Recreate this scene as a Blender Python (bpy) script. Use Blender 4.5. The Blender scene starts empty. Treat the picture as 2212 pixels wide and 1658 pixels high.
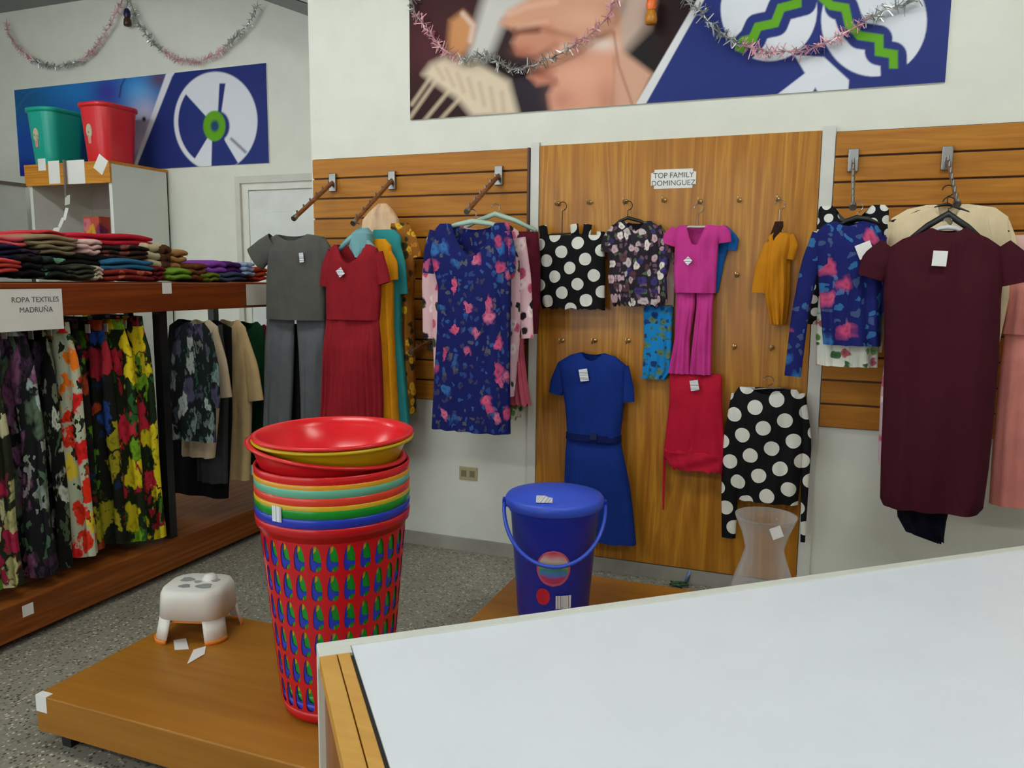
import bpy, math, random
import numpy as np
from mathutils import Vector, Matrix, Euler
random.seed(7); RNG = np.random.default_rng(7)
SC = bpy.context.scene; COL = SC.collection

# ------------------------------------------------------------------ camera
IW, IH, FPX = 2212.0, 1658.0, 1709.3
YAW, PITCH, ROLL = (math.radians(a) for a in (21.09, 7.57, 0.522))
EYE = np.array([0.0, 0.0, 1.55])
_f = np.array([-math.sin(YAW)*math.cos(PITCH), math.cos(YAW)*math.cos(PITCH), -math.sin(PITCH)])
_r0 = np.array([math.cos(YAW), math.sin(YAW), 0.0]); _u0 = np.cross(_r0, _f)
_r = _r0*math.cos(ROLL) + _u0*math.sin(ROLL); _u = _u0*math.cos(ROLL) - _r0*math.sin(ROLL)
cam = bpy.data.cameras.new('camera'); camo = bpy.data.objects.new('camera', cam); COL.objects.link(camo)
cam.sensor_width = 36.0; cam.sensor_fit = 'HORIZONTAL'; cam.lens = FPX/IW*36.0; cam.clip_start = 0.05
M = Matrix.Identity(4)
for i in range(3):
    M[i][0], M[i][1], M[i][2], M[i][3] = _r[i], _u[i], -_f[i], EYE[i]
camo.matrix_world = M
SC.camera = camo
# ------------------------------------------------------------------ world, daylight, exposure
world = bpy.data.worlds.new('World'); SC.world = world; world.use_nodes = True
bg = world.node_tree.nodes['Background']; bg.inputs[0].default_value = (0.88, 0.96, 1.0, 1); bg.inputs[1].default_value = 2.7
def portal(name, loc, rot, sx, sy):
    l = bpy.data.lights.new(name, 'AREA'); l.shape = 'RECTANGLE'; l.size = sx; l.size_y = sy; l.cycles.is_portal = True
    o = bpy.data.objects.new(name, l); o.location = loc; o.rotation_euler = rot; COL.objects.link(o)
RX0, RX1, RY0, YA, YB, RZ = -7.2, 6.5, -4.4, 4.0, 4.92, 3.7     # room limits; YA: panelled wall, YB: recessed wall
WIN_B = [(-6.7, -4.75), (-4.6, -2.65), (-2.5, -0.55)]           # shop windows in the front wall (behind the camera)
WIN_L = [(-3.9, -2.2), (-2.0, -0.3), (-0.1, 1.6)]               # windows in the left wall
WZ0, WZ1 = 0.45, 3.35
for a, b in WIN_B: portal('window_portal', ((a+b)/2, RY0-0.02, (WZ0+WZ1)/2), (math.pi/2, 0, 0), b-a, WZ1-WZ0)
for a, b in WIN_L: portal('window_portal', (RX0-0.02, (a+b)/2, (WZ0+WZ1)/2), (math.pi/2, 0, -math.pi/2), b-a, WZ1-WZ0)
vs = SC.view_settings; vs.view_transform = 'Standard'; vs.look = 'None'; vs.gamma = 1; vs.use_curve_mapping = False
vs.exposure = 0.03
SC.cycles.max_bounces = 8; SC.cycles.diffuse_bounces = 5; SC.cycles.transparent_max_bounces = 8
SC.cycles.caustics_reflective = False; SC.cycles.caustics_refractive = False; SC.cycles.sample_clamp_indirect = 6.0

# ------------------------------------------------------------------ plane intersections (photo pixel -> point of a real plane)
def ray(px, py): return _r*(px-IW/2)/FPX - _u*(py-IH/2)/FPX + _f
def PY(px, py, Y): d = ray(px, py); return d*(Y/d[1]) + EYE
def PX(px, py, X): d = ray(px, py); return d*(X/d[0]) + EYE
def PZ(px, py, Z): d = ray(px, py); return d*((Z-EYE[2])/d[2]) + EYE
def PROJ(x, y, z):
    vx, vy, vz = x-EYE[0], y-EYE[1], z-EYE[2]
    dep = vx*_f[0]+vy*_f[1]+vz*_f[2]
    return IW/2+FPX*(vx*_r[0]+vy*_r[1]+vz*_r[2])/dep, IH/2-FPX*(vx*_u[0]+vy*_u[1]+vz*_u[2])/dep

# ------------------------------------------------------------------ materials
def lin(c):
    out = []
    for v in c[:3]:
        v /= 255.0
        out.append(v/12.92 if v <= 0.04045 else ((v+0.055)/1.055)**2.4)
    return tuple(out)+(1.0,)
MATS = {}
class NT:
    def __init__(s, name):
        s.m = bpy.data.materials.new(name); s.m.use_nodes = True; s.t = s.m.node_tree; s.n = s.t.nodes
        s.b = s.n['Principled BSDF']
    def add(s, typ, **kw):
        n = s.n.new(typ)
        for k, v in kw.items():
            if k.startswith('i_'): n.inputs[k[2:]].default_value = v
            else: setattr(n, k, v)
        return n
    def link(s, a, b): s.t.links.new(a, b)
    def coords(s): return s.add('ShaderNodeTexCoord').outputs['Object']
    def mapping(s, src, scale=(1,1,1), rot=(0,0,0), loc=(0,0,0)):
        m = s.add('ShaderNodeMapping'); m.inputs['Scale'].default_value = scale; m.inputs['Rotation'].default_value = rot; m.inputs['Location'].default_value = loc
        s.link(src, m.inputs['Vector']); return m.outputs['Vector']
    def ramp(s, src, stops, interp='LINEAR'):
        r = s.add('ShaderNodeValToRGB'); cr = r.color_ramp; cr.interpolation = interp
        while len(cr.elements) > 1: cr.elements.remove(cr.elements[-1])
        cr.elements[0].position = stops[0][0]; cr.elements[0].color = stops[0][1]
        for p, c in stops[1:]:
            e = cr.elements.new(p); e.color = c
        s.link(src, r.inputs['Fac']); return r.outputs['Color']
    def mix(s, fac, a, b, mode='MIX'):
        m = s.add('ShaderNodeMix', data_type='RGBA', blend_type=mode)
        for sock, v in ((m.inputs['Factor'], fac), (m.inputs['A'], a), (m.inputs['B'], b)) if False else ((m.inputs[0], fac), (m.inputs[6], a), (m.inputs[7], b)):
            if isinstance(v, bpy.types.NodeSocket): s.link(v, sock)
            else: sock.default_value = v
        return m.outputs[2]
    def math(s, op, a, b=0.0):
        m = s.add('ShaderNodeMath', operation=op)
        for sock, v in ((m.inputs[0], a), (m.inputs[1], b)):
            if isinstance(v, bpy.types.NodeSocket): s.link(v, sock)
            else: sock.default_value = v
        return m.outputs[0]
    def bump(s, src, strength=0.2, dist=0.002):
        b = s.add('ShaderNodeBump'); b.inputs['Strength'].default_value = strength; b.inputs['Distance'].default_value = dist
        s.link(src, b.inputs['Height']); s.link(b.outputs['Normal'], s.b.inputs['Normal'])
    def wrinkle(s, strength=0.6, dist=0.022):
        co = s.mapping(s.coords(), (11, 11, 3.2)); n = s.add('ShaderNodeTexNoise'); n.inputs['Scale'].default_value = 1.0; n.inputs['Detail'].default_value = 3.5; n.inputs['Distortion'].default_value = 0.8
        s.link(co, n.inputs['Vector']); s.bump(n.outputs['Fac'], strength, dist)
    def color(s, src):
        if isinstance(src, bpy.types.NodeSocket): s.link(src, s.b.inputs['Base Color'])
        else: s.b.inputs['Base Color'].default_value = src
    def rough(s, v): s.b.inputs['Roughness'].default_value = v
def plain(name, c, rough=0.6, metal=0.0, var=0.0, coat=0.0, spec=0.5):
    if name in MATS: return MATS[name]
    t = NT(name); base = lin(c); t.rough(rough); t.b.inputs['Metallic'].default_value = metal
    t.b.inputs['Specular IOR Level'].default_value = spec
    if coat: t.b.inputs['Coat Weight'].default_value = coat
    nz = t.add('ShaderNodeTexNoise'); nz.inputs['Scale'].default_value = 6.0; nz.inputs['Detail'].default_value = 4
    t.link(t.coords(), nz.inputs['Vector'])
    v = var or 0.04
    lo = tuple(x*(1-v*1.6) for x in base[:3])+(1,); hi = tuple(min(1, x*(1+v*1.6)) for x in base[:3])+(1,)
    t.color(t.ramp(nz.outputs['Fac'], [(0.3, lo), (0.7, hi)]))
    MATS[name] = t.m; return t.m
def cloth(name, c, var=0.08, weave=900):
    if name in MATS: return MATS[name]
    t = NT(name); base = lin(c); t.rough(0.85); t.b.inputs['Specular IOR Level'].default_value = 0.15
    t.b.inputs['Sheen Weight'].default_value = 0.04; t.b.inputs['Sheen Tint'].default_value = base
    co = t.coords()
    nz = t.add('ShaderNodeTexNoise'); nz.inputs['Scale'].default_value = 14.0; nz.inputs['Detail'].default_value = 5; t.link(co, nz.inputs['Vector'])
    lo = tuple(x*(1-var) for x in base[:3])+(1,); hi = tuple(min(1, x*(1+var)) for x in base[:3])+(1,)
    t.color(t.ramp(nz.outputs['Fac'], [(0.3, lo), (0.7, hi)]))
    t.wrinkle()
    MATS[name] = t.m; return t.m
def floral(name, base, flowers, scale=14, dens=0.62, leaf=None, leafscale=22, stretch=1.0, soft=0.06, dist=0.6, big=0.26):
    """print of irregular blossoms (cells of a Voronoi) over a ground colour, with a second layer of small leaves"""
    if name in MATS: return MATS[name]
    t = NT(name); t.rough(0.8); t.b.inputs['Specular IOR Level'].default_value = 0.2
    sep = t.add('ShaderNodeSeparateXYZ'); t.link(t.coords(), sep.inputs[0])
    oi = t.add('ShaderNodeObjectInfo'); cmb = t.add('ShaderNodeCombineXYZ'); t.link(t.math('ADD', t.math('ADD', sep.outputs[0], t.math('MULTIPLY', oi.outputs['Random'], 37.0)), t.math('MULTIPLY', sep.outputs[1], 0.8)), cmb.inputs[0]); t.link(t.math('MULTIPLY', sep.outputs[2], stretch), cmb.inputs[1])
    co = cmb.outputs[0]
    nz = t.add('ShaderNodeTexNoise'); nz.inputs['Scale'].default_value = scale*1.8; nz.inputs['Detail'].default_value = 3; t.link(co, nz.inputs['Vector'])
    off = t.add('ShaderNodeVectorMath', operation='SCALE'); off.inputs['Scale'].default_value = dist/scale
    t.link(nz.outputs['Color'], off.inputs[0])
    av = t.add('ShaderNodeVectorMath', operation='ADD'); t.link(co, av.inputs[0]); t.link(off.outputs[0], av.inputs[1])
    cur = lin(base)
    if leaf:
        v2 = t.add('ShaderNodeTexVoronoi', voronoi_dimensions='2D'); v2.inputs['Scale'].default_value = leafscale; t.link(av.outputs[0], v2.inputs['Vector'])
        s2 = t.add('ShaderNodeSeparateColor'); t.link(v2.outputs['Color'], s2.inputs[0])
        m2 = t.math('MULTIPLY', t.math('LESS_THAN', v2.outputs['Distance'], 0.33), t.math('LESS_THAN', s2.outputs[0], 0.55))
        n = len(leaf); lc = t.ramp(s2.outputs[1], [(i/n, lin(c)) for i, c in enumerate(leaf)], 'CONSTANT')
        cur = t.mix(m2, cur, lc)
    v = t.add('ShaderNodeTexVoronoi', voronoi_dimensions='2D'); v.inputs['Scale'].default_value = scale; t.link(av.outputs[0], v.inputs['Vector'])
    sp = t.add('ShaderNodeSeparateColor'); t.link(v.outputs['Color'], sp.inputs[0])
    rad = t.math('ADD', t.math('MULTIPLY', sp.outputs[2], 0.25), big)
    edge = t.math('SUBTRACT', rad, v.outputs['Distance'])
    msk = t.add('ShaderNodeMapRange'); msk.inputs['From Min'].default_value = -soft; msk.inputs['From Max'].default_value = soft; t.link(edge, msk.inputs['Value'])
    on = t.math('LESS_THAN', sp.outputs[0], dens)
    n = len(flowers); fc = t.ramp(sp.outputs[1], [(i/n, lin(c)) for i, c in enumerate(flowers)], 'CONSTANT')
    # petals: lighter rim against a deeper heart
    heart = t.add('ShaderNodeMapRange'); heart.inputs['From Min'].default_value = 0.0; heart.inputs['From Max'].default_value = 0.2
    heart.inputs['To Min'].default_value = 0.55; heart.inputs['To Max'].default_value = 1.1; t.link(v.outputs['Distance'], heart.inputs['Value'])
    hv = t.add('ShaderNodeVectorMath', operation='SCALE'); t.link(fc, hv.inputs[0]); t.link(heart.outputs[0], hv.inputs['Scale'])
    col = t.mix(t.math('MULTIPLY', msk.outputs[0], on), cur, hv.outputs[0])
    t.color(col); t.wrinkle(); MATS[name] = t.m; return t.m
def polka(name, pitch=0.062, r=0.33, rot=0.6, base=(14, 14, 18), dot=(226, 226, 216)):
    if name in MATS: return MATS[name]
    t = NT(name); t.rough(0.8); t.b.inputs['Specular IOR Level'].default_value = 0.2
    co = t.mapping(t.coords(), (1/pitch, 0, 1/pitch), (0, rot, 0))
    co = t.mapping(co, (1, 1, 1), (0, 0, 0), (40.3, 0, 40.1))
    fr = t.add('ShaderNodeVectorMath', operation='FRACTION'); t.link(co, fr.inputs[0])
    sb = t.add('ShaderNodeVectorMath', operation='SUBTRACT'); t.link(fr.outputs[0], sb.inputs[0]); sb.inputs[1].default_value = (0.5, 0, 0.5)
    sx = t.add('ShaderNodeSeparateXYZ'); t.link(sb.outputs[0], sx.inputs[0])
    cb = t.add('ShaderNodeCombineXYZ'); t.link(sx.outputs[0], cb.inputs[0]); t.link(sx.outputs[2], cb.inputs[2])
    ln = t.add('ShaderNodeVectorMath', operation='LENGTH'); t.link(cb.outputs[0], ln.inputs[0])
    t.color(t.mix(t.math('LESS_THAN', ln.outputs['Value'], r), lin(base), lin(dot))); t.wrinkle()
    MATS[name] = t.m; return t.m
def wood(name, light, dark, axis='z', rough=0.3, coat=0.3, scale=1.0, contrast=1.0):
    if name in MATS: return MATS[name]
    t = NT(name); t.rough(rough); t.b.inputs['Coat Weight'].default_value = coat; t.b.inputs['Coat Roughness'].default_value = 0.12
    s = {'x': (0.5, 9, 9), 'y': (9, 0.5, 9), 'z': (9, 9, 0.5)}[axis]; s = tuple(v*scale for v in s)
    oi = t.add('ShaderNodeObjectInfo'); rv = t.add('ShaderNodeVectorMath', operation='SCALE'); rv.inputs[0].default_value = (13, 17, 11); t.link(oi.outputs['Random'], rv.inputs['Scale'])
    ad = t.add('ShaderNodeVectorMath', operation='ADD'); t.link(t.coords(), ad.inputs[0]); t.link(rv.outputs[0], ad.inputs[1])
    co = t.mapping(ad.outputs[0], s)
    n1 = t.add('ShaderNodeTexNoise'); n1.inputs['Scale'].default_value = 0.9; n1.inputs['Detail'].default_value = 5; n1.inputs['Distortion'].default_value = 0.6; t.link(co, n1.inputs['Vector'])
    rings = t.math('FRACT', t.math('MULTIPLY', n1.outputs['Fac'], 9.0))
    tri = t.math('ABSOLUTE', t.math('SUBTRACT', rings, 0.5))
    n2 = t.add('ShaderNodeTexNoise'); n2.inputs['Scale'].default_value = 7.0; n2.inputs['Detail'].default_value = 4; t.link(co, n2.inputs['Vector'])
    f = t.math('ADD', t.math('MULTIPLY', tri, 0.9*contrast), t.math('MULTIPLY', n2.outputs['Fac'], 0.55))
    col = t.ramp(f, [(0.15, lin(dark)), (0.55, lin(tuple((a+b)/2 for a, b in zip(light, dark)))), (0.8, lin(light))])
    t.b.inputs['Specular IOR Level'].default_value = 0.25
    t.color(col); t.bump(n2.outputs['Fac'], 0.05, 0.001); MATS[name] = t.m; return t.m
def plastic(name, c, rough=0.28): 
    return plain(name, c, rough, 0, 0.02, 0.0)
def barcode(name, axis=0, freq=220.0):
    if name in MATS: return MATS[name]
    t = NT(name); t.rough(0.5); sx = t.add('ShaderNodeSeparateXYZ'); t.link(t.coords(), sx.inputs[0])
    nz = t.add('ShaderNodeTexNoise', noise_dimensions='1D'); nz.inputs['Scale'].default_value = freq; t.link(sx.outputs[axis], nz.inputs['W'])
    t.color(t.ramp(nz.outputs['Fac'], [(0.0, lin((120, 124, 130))), (0.42, lin((160, 164, 170))), (0.5, lin((238, 240, 242)))]))
    MATS[name] = t.m; return t.m
def vcol(name, rough=0.35):
    if name in MATS: return MATS[name]
    t = NT(name); t.rough(rough); a = t.add('ShaderNodeVertexColor', layer_name='print'); t.color(a.outputs['Color']); t.b.inputs['Specular IOR Level'].default_value = 0.15; MATS[name] = t.m; return t.m
def terrazzo():
    if 'terrazzo' in MATS: return MATS['terrazzo']
    t = NT('terrazzo'); t.rough(0.45); co = t.coords()
    v = t.add('ShaderNodeTexVoronoi'); v.inputs['Scale'].default_value = 75; v.inputs['Randomness'].default_value = 1; t.link(co, v.inputs['Vector'])
    sp = t.add('ShaderNodeSeparateColor'); t.link(v.outputs['Color'], sp.inputs[0])
    chip = t.ramp(sp.outputs[0], [(0, lin((80, 79, 70))), (0.25, lin((122, 119, 106))), (0.5, lin((156, 152, 137))), (0.8, lin((196, 191, 176)))], 'CONSTANT')
    m = t.math('LESS_THAN', v.outputs['Distance'], 0.42)
    n = t.add('ShaderNodeTexNoise'); n.inputs['Scale'].default_value = 1.6; n.inputs['Detail'].default_value = 3; t.link(co, n.inputs['Vector'])
    g = t.ramp(n.outputs['Fac'], [(0.3, lin((130, 127, 114))), (0.7, lin((150, 147, 134)))])
    t.color(t.mix(m, g, chip)); MATS['terrazzo'] = t.m; return t.m
def clearplastic():
    if 'clear' in MATS: return MATS['clear']
    m = bpy.data.materials.new('clear'); m.use_nodes = True; nt = m.node_tree; nt.nodes.clear()
    out = nt.nodes.new('ShaderNodeOutputMaterial'); mx = nt.nodes.new('ShaderNodeMixShader'); tr = nt.nodes.new('ShaderNodeBsdfTransparent'); gl = nt.nodes.new('ShaderNodeBsdfPrincipled'); fr = nt.nodes.new('ShaderNodeLayerWeight')
    tr.inputs[0].default_value = (0.97, 0.97, 0.97, 1); fr.inputs[0].default_value = 0.35
    gl.inputs['Base Color'].default_value = lin((225, 225, 222)); gl.inputs['Roughness'].default_value = 0.08
    r = nt.nodes.new('ShaderNodeMapRange'); r.inputs['To Min'].default_value = 0.07; r.inputs['To Max'].default_value = 0.6
    nt.links.new(fr.outputs['Facing'], r.inputs['Value']); nt.links.new(r.outputs[0], mx.inputs[0])
    nt.links.new(tr.outputs[0], mx.inputs[1]); nt.links.new(gl.outputs[0], mx.inputs[2]); nt.links.new(mx.outputs[0], out.inputs[0])
    MATS['clear'] = m; return m
HIDW = plain('side_wall_paint', (168, 166, 156), 0.7, var=0.02)
WHITE = plain('white_paint', (226, 226, 214), 0.55, var=0.015)
WALLM = plain('wall_paint', (224, 226, 214), 0.6, var=0.02)
CHROME = plain('chrome', (150, 150, 148), 0.25, 0.9)
BRASS = plain('brass_hook', (205, 170, 115), 0.3, 0.8)
BLACK = plain('black_metal', (14, 14, 15), 0.45)
PAPER = plain('paper', (236, 236, 230), 0.7, var=0.015)
LABEL = barcode('label_print', 0); LABELZ = barcode('label_print_rows', 2, 160.0)
INK = plain('ink', (92, 96, 96), 0.7)

# ------------------------------------------------------------------ mesh helpers
class MB:
    def __init__(s): s.v = []; s.f = []
    def box(s, x0, x1, y0, y1, z0, z1):
        b = len(s.v); s.v += [(x, y, z) for z in (z0, z1) for y in (y0, y1) for x in (x0, x1)]
        s.f += [tuple(b+i for i in q) for q in ((0,2,3,1),(4,5,7,6),(0,1,5,4),(2,6,7,3),(0,4,6,2),(1,3,7,5))]; return s
    def obox(s, c, ax, ay, az):     # oriented box: centre + half-axis vectors
        b = len(s.v); c = np.array(c, float); ax, ay, az = (np.array(a, float) for a in (ax, ay, az))
        for k in (-1, 1):
            for j in (-1, 1):
                for i in (-1, 1): s.v.append(tuple(c+i*ax+j*ay+k*az))
        s.f += [tuple(b+i for i in q) for q in ((0,2,3,1),(4,5,7,6),(0,1,5,4),(2,6,7,3),(0,4,6,2),(1,3,7,5))]; return s
    def loft(s, rings, closed=True, cap0=False, cap1=False):
        b = len(s.v); n = len(rings[0])
        for r in rings: s.v += [tuple(p) for p in r]
        for i in range(len(rings)-1):
            for j in range(n if closed else n-1):
                k = (j+1) % n; s.f.append((b+i*n+j, b+i*n+k, b+(i+1)*n+k, b+(i+1)*n+j))
        if cap0: s.f.append(tuple(b+j for j in reversed(range(n))))
        if cap1: s.f.append(tuple(b+(len(rings)-1)*n+j for j in range(n)))
        return s
    def tube(s, pts, r, n=8, cap=True, flat=1.0):
        pts = [np.array(p, float) for p in pts]; rings = []; up = np.array([0.13, 0.21, 0.97])
        for i, p in enumerate(pts):
            d = pts[min(i+1, len(pts)-1)]-pts[max(i-1, 0)]; d = d/(np.linalg.norm(d)+1e-9)
            a = np.cross(d, up); a /= np.linalg.norm(a)+1e-9; b = np.cross(d, a)
            rr = r[i] if isinstance(r, (list, tuple)) else r
            rings.append([p+rr*(math.cos(t)*a+flat*math.sin(t)*b) for t in np.linspace(0, 2*math.pi, n, endpoint=False)])
        return s.loft(rings, True, cap, cap)
    def lathe(s, prof, c=(0,0,0), n=32, cap0=False, cap1=False):
        return s.loft([[(c[0]+r*math.cos(t), c[1]+r*math.sin(t), c[2]+z) for t in np.linspace(0, 2*math.pi, n, endpoint=False)] for r, z in prof], True, cap0, cap1)
    def prism(s, poly, to3, depth):   # extruded outline; to3 maps (a,b)->3D, depth is a 3D vector
        b = len(s.v); n = len(poly); d = np.array(depth, float)
        p3 = [np.array(to3(*p), float) for p in poly]
        s.v += [tuple(p) for p in p3]+[tuple(p+d) for p in p3]
        s.f += [tuple(b+i for i in range(n)), tuple(b+n+i for i in reversed(range(n)))]
        s.f += [(b+i, b+n+i, b+n+(i+1) % n, b+(i+1) % n) for i in range(n)]
        return s
    def xform(s, Mx):
        s.v = [tuple(Mx @ Vector(p)) for p in s.v]; return s
WLOC = {}
def wl(o): return WLOC.get(o.name, Vector((0, 0, 0)))
def obj(name, mb, mat, parent=None, smooth=False, origin=None, bevel=0.0, solid=0.0):
    org = Vector(origin) if origin is not None else (Vector(wl(parent)) if parent else None)
    if org is None:
        a = np.array(mb.v); org = Vector(((a[:, 0].min()+a[:, 0].max())/2, (a[:, 1].min()+a[:, 1].max())/2, a[:, 2].min()))
    me = bpy.data.meshes.new(name); me.from_pydata([(p[0]-org.x, p[1]-org.y, p[2]-org.z) for p in mb.v], [], mb.f); me.update()
    me.materials.append(mat)
    if smooth: me.polygons.foreach_set('use_smooth', [True]*len(me.polygons))
    o = bpy.data.objects.new(name, me); COL.objects.link(o)
    if parent: o.parent = parent; o.location = org-wl(parent)
    else: o.location = org
    WLOC[o.name] = org.copy()
    if solid:
        m = o.modifiers.new('shell', 'SOLIDIFY'); m.thickness = solid; m.offset = -1
    if bevel:
        m = o.modifiers.new('bevel', 'BEVEL'); m.width = bevel; m.segments = 2; m.limit_method = 'ANGLE'
    return o
def tag(o, label, cat, group=None, kind=None):
    o['label'] = label; o['category'] = cat
    if group: o['group'] = group
    if kind: o['kind'] = kind
    return o
def thing(name, label, cat, loc, group=None):
    o = bpy.data.objects.new(name, None); COL.objects.link(o); o.location = loc; o.empty_display_size = 0.1; WLOC[o.name] = Vector(loc)
    return tag(o, label, cat, group)
def struct(name, mb, mat, label=None, **kw):
    o = obj(name, mb, mat, **kw); o['kind'] = 'structure'
    if label: o['label'] = label
    o['category'] = name.split('_')[0]
    return o
def dup(o, offset, parent=None):
    c = o.copy(); COL.objects.link(c); c.location = Vector(o.location)+Vector(offset); c.parent = parent or o.parent
    WLOC[c.name] = wl(o)+Vector(offset); return c
def textmesh(txt, size, mat, name, parent, origin, ex, ez, off):
    """flat lettering: origin = centre of the text (world), ex/ez = world directions of writing and of up"""
    cu = bpy.data.curves.new(name, 'FONT'); cu.body = txt; cu.size = size; cu.align_x = 'CENTER'; cu.align_y = 'CENTER'; cu.extrude = 0.0004
    tmp = bpy.data.objects.new('tmp', cu); COL.objects.link(tmp); dg = bpy.context.evaluated_depsgraph_get(); dg.update()
    me = bpy.data.meshes.new_from_object(tmp.evaluated_get(dg)); bpy.data.objects.remove(tmp); bpy.data.curves.remove(cu)
    ex, ez = Vector(ex), Vector(ez); en = ex.cross(ez); org = Vector(origin)+en*off
    R = Matrix((ex, ez, en)).transposed()
    for v in me.vertices: v.co = R @ v.co + org - wl(parent)
    me.materials.clear(); me.materials.append(mat)
    o = bpy.data.objects.new(name, me); COL.objects.link(o); o.parent = parent; return o

# ------------------------------------------------------------------ the room
struct('floor', MB().box(RX0, RX1, RY0, YB, -0.1, 0.0), terrazzo(), 'grey speckled terrazzo shop floor', origin=(0, 0, 0))
struct('ceiling', MB().box(RX0-0.2, RX1+0.2, RY0-0.2, YB+0.2, RZ, RZ+0.1), plain('ceiling_paint', (150, 152, 150), 0.8), 'plain grey ceiling')  # unseen ceiling, toned down to grey to cut bounced fill light
XC = -2.808
struct('wall_back', MB().box(XC, RX1+0.2, YA, YA+0.14, 0, RZ), WALLM, 'white wall carrying the wooden display panels', origin=(0, YA, 0))
struct('wall_recess', MB().box(RX0-0.2, RX1, YB, YB+0.14, 0, RZ), WALLM, 'white recessed wall with the disc poster and door', origin=(-4, YB, 0))
struct('wall_right', MB().box(RX1, RX1+0.2, RY0, YA, 0, RZ), HIDW, 'beige grey side wall outside the picture', origin=(RX1, 0, 0))
mb = MB(); xs = [RX0-0.2]+[v for w in WIN_B for v in w]+[RX1+0.2]
mb.box(RX0-0.2, RX1+0.2, RY0-0.2, RY0, 0, WZ0).box(RX0-0.2, RX1+0.2, RY0-0.2, RY0, WZ1, RZ)
for i in range(0, len(xs), 2): mb.box(xs[i], xs[i+1], RY0-0.2, RY0, WZ0, WZ1)
struct('wall_front', mb, HIDW, 'beige grey front wall with shop windows', origin=(-2, RY0, 0))
mb = MB(); ys = [RY0]+[v for w in WIN_L for v in w]+[YB]
mb.box(RX0-0.2, RX0, RY0, YB, 0, WZ0).box(RX0-0.2, RX0, RY0, YB, WZ1, RZ)
for i in range(0, len(ys), 2): mb.box(RX0-0.2, RX0, ys[i], ys[i+1], WZ0, WZ1)
struct('wall_left', mb, HIDW, 'beige grey side wall with tall windows', origin=(RX0, 0, 0))
FR = plain('window_frame', (200, 200, 196), 0.4)
for k, (a, b) in enumerate(WIN_B):
    m = (a+b)/2; y0, y1 = RY0-0.12, RY0-0.06
    struct('window_%d' % (k+1), MB().box(a, a+.05, y0, y1, WZ0, WZ1).box(b-.05, b, y0, y1, WZ0, WZ1).box(m-.025, m+.025, y0, y1, WZ0, WZ1).box(a, b, y0, y1, WZ0, WZ0+.05).box(a, b, y0, y1, WZ1-.05, WZ1).box(a, b, y0, y1, 2.35, 2.4), FR, 'shop window frame in the front wall')
for k, (a, b) in enumerate(WIN_L):
    m = (a+b)/2; x0, x1 = RX0-0.12, RX0-0.06
    struct('window_%d' % (k+4), MB().box(x0, x1, a, a+.05, WZ0, WZ1).box(x0, x1, b-.05, b, WZ0, WZ1).box(x0, x1, m-.025, m+.025, WZ0, WZ1).box(x0, x1, a, b, WZ0, WZ0+.05).box(x0, x1, a, b, WZ1-.05, WZ1), FR, 'tall window frame in the left wall')
struct('baseboard_back', MB().box(XC, RX1, YA-0.016, YA, 0, 0.075), plain('baseboard', (158, 156, 146), 0.5, var=0.1), 'low grey terrazzo skirting under the panels')
TR = plain('panel_trim', (214, 214, 206), 0.5)
struct('trim_1', MB().box(-1.442, -1.396, YA-0.02, YA, 0.075, 2.25), TR, 'white vertical strip between slatted panel and plywood panel')
struct('trim_2', MB().box(-0.03, 0.026, YA-0.02, YA, 0.075, 2.25), TR, 'white vertical strip between plywood panel and right slatted panel')
# fluorescent ceiling fittings
def ceiling_light(x, y, label):
    t = thing('ceiling_light', label, 'ceiling light', (x, y, RZ-.07), 'fluorescent ceiling fittings')
    obj('housing', MB().box(x-.65, x+.65, y-.16, y+.16, RZ-.05, RZ-.001), WHITE, t)
    d = NT('tube_glow'); d.b.inputs['Emission Color'].default_value = (.97, 1.0, .96, 1); d.b.inputs['Emission Strength'].default_value = LAMP
    for k in (-.08, .08): obj('tube', MB().tube([(x-.62, y+k, RZ-.065), (x+.62, y+k, RZ-.065)], .03, 10), d.m, t)
LAMP = 40.0
for x_, nx_ in ((-5.0, 'far left'), (-2.2, 'left'), (0.6, 'middle'), (3.4, 'right')):
    for y_, ny_ in ((1.9, 'in the row nearer the panelled wall'), (-1.6, 'in the row nearer the shop windows')): ceiling_light(x_, y_, 'white fluorescent ceiling fitting, %s %s' % (nx_, ny_))
# sloping underside seen at the top of the recess
mb = MB(); p0 = PY(560, -3, YB); p1 = PY(667, 35, YB); sl = (p1[2]-p0[2])/(p1[0]-p0[0])
def zc(x): return p0[2]+sl*(x-p0[0])
xa, xb = p0[0]-0.55, XC+0.1
mb.prism([(xa, zc(xa)), (xb, zc(xb)), (xb, RZ), (xa, RZ)], lambda a, b: (a, YA+0.15, b), (0, YB-YA-0.15, 0))
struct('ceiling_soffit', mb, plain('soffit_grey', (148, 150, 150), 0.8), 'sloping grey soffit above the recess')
# door in the recessed wall
a0 = PY(516, 383, YB); dx0, dz = a0[0], a0[2]
DOORM = plain('door_paint', (222, 226, 220), 0.45)
dr = struct('door_1', MB().box(dx0+.115, dx0+.985, YB-.035, YB, 0.005, dz-.11), DOORM, 'white panelled door in the recessed wall', origin=(dx0+.55, YB, 0))
DF = plain('door_frame', (206, 205, 194), 0.5)
fr = MB().box(dx0, dx0+.045, YB-.05, YB, 0, dz).box(dx0+1.055, dx0+1.10, YB-.05, YB, 0, dz).box(dx0+.045, dx0+1.055, YB-.05, YB, dz-.05, dz)
obj('door_frame', fr, DF, dr)
obj('door_stop', MB().box(dx0+.045, dx0+.105, YB-.03, YB, 0, dz-.05).box(dx0+.995, dx0+1.055, YB-.03, YB, 0, dz-.05).box(dx0+.105, dx0+.995, YB-.03, YB, dz-.10, dz-.05), plain('door_stop', (226, 226, 214), 0.5), dr)
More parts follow.
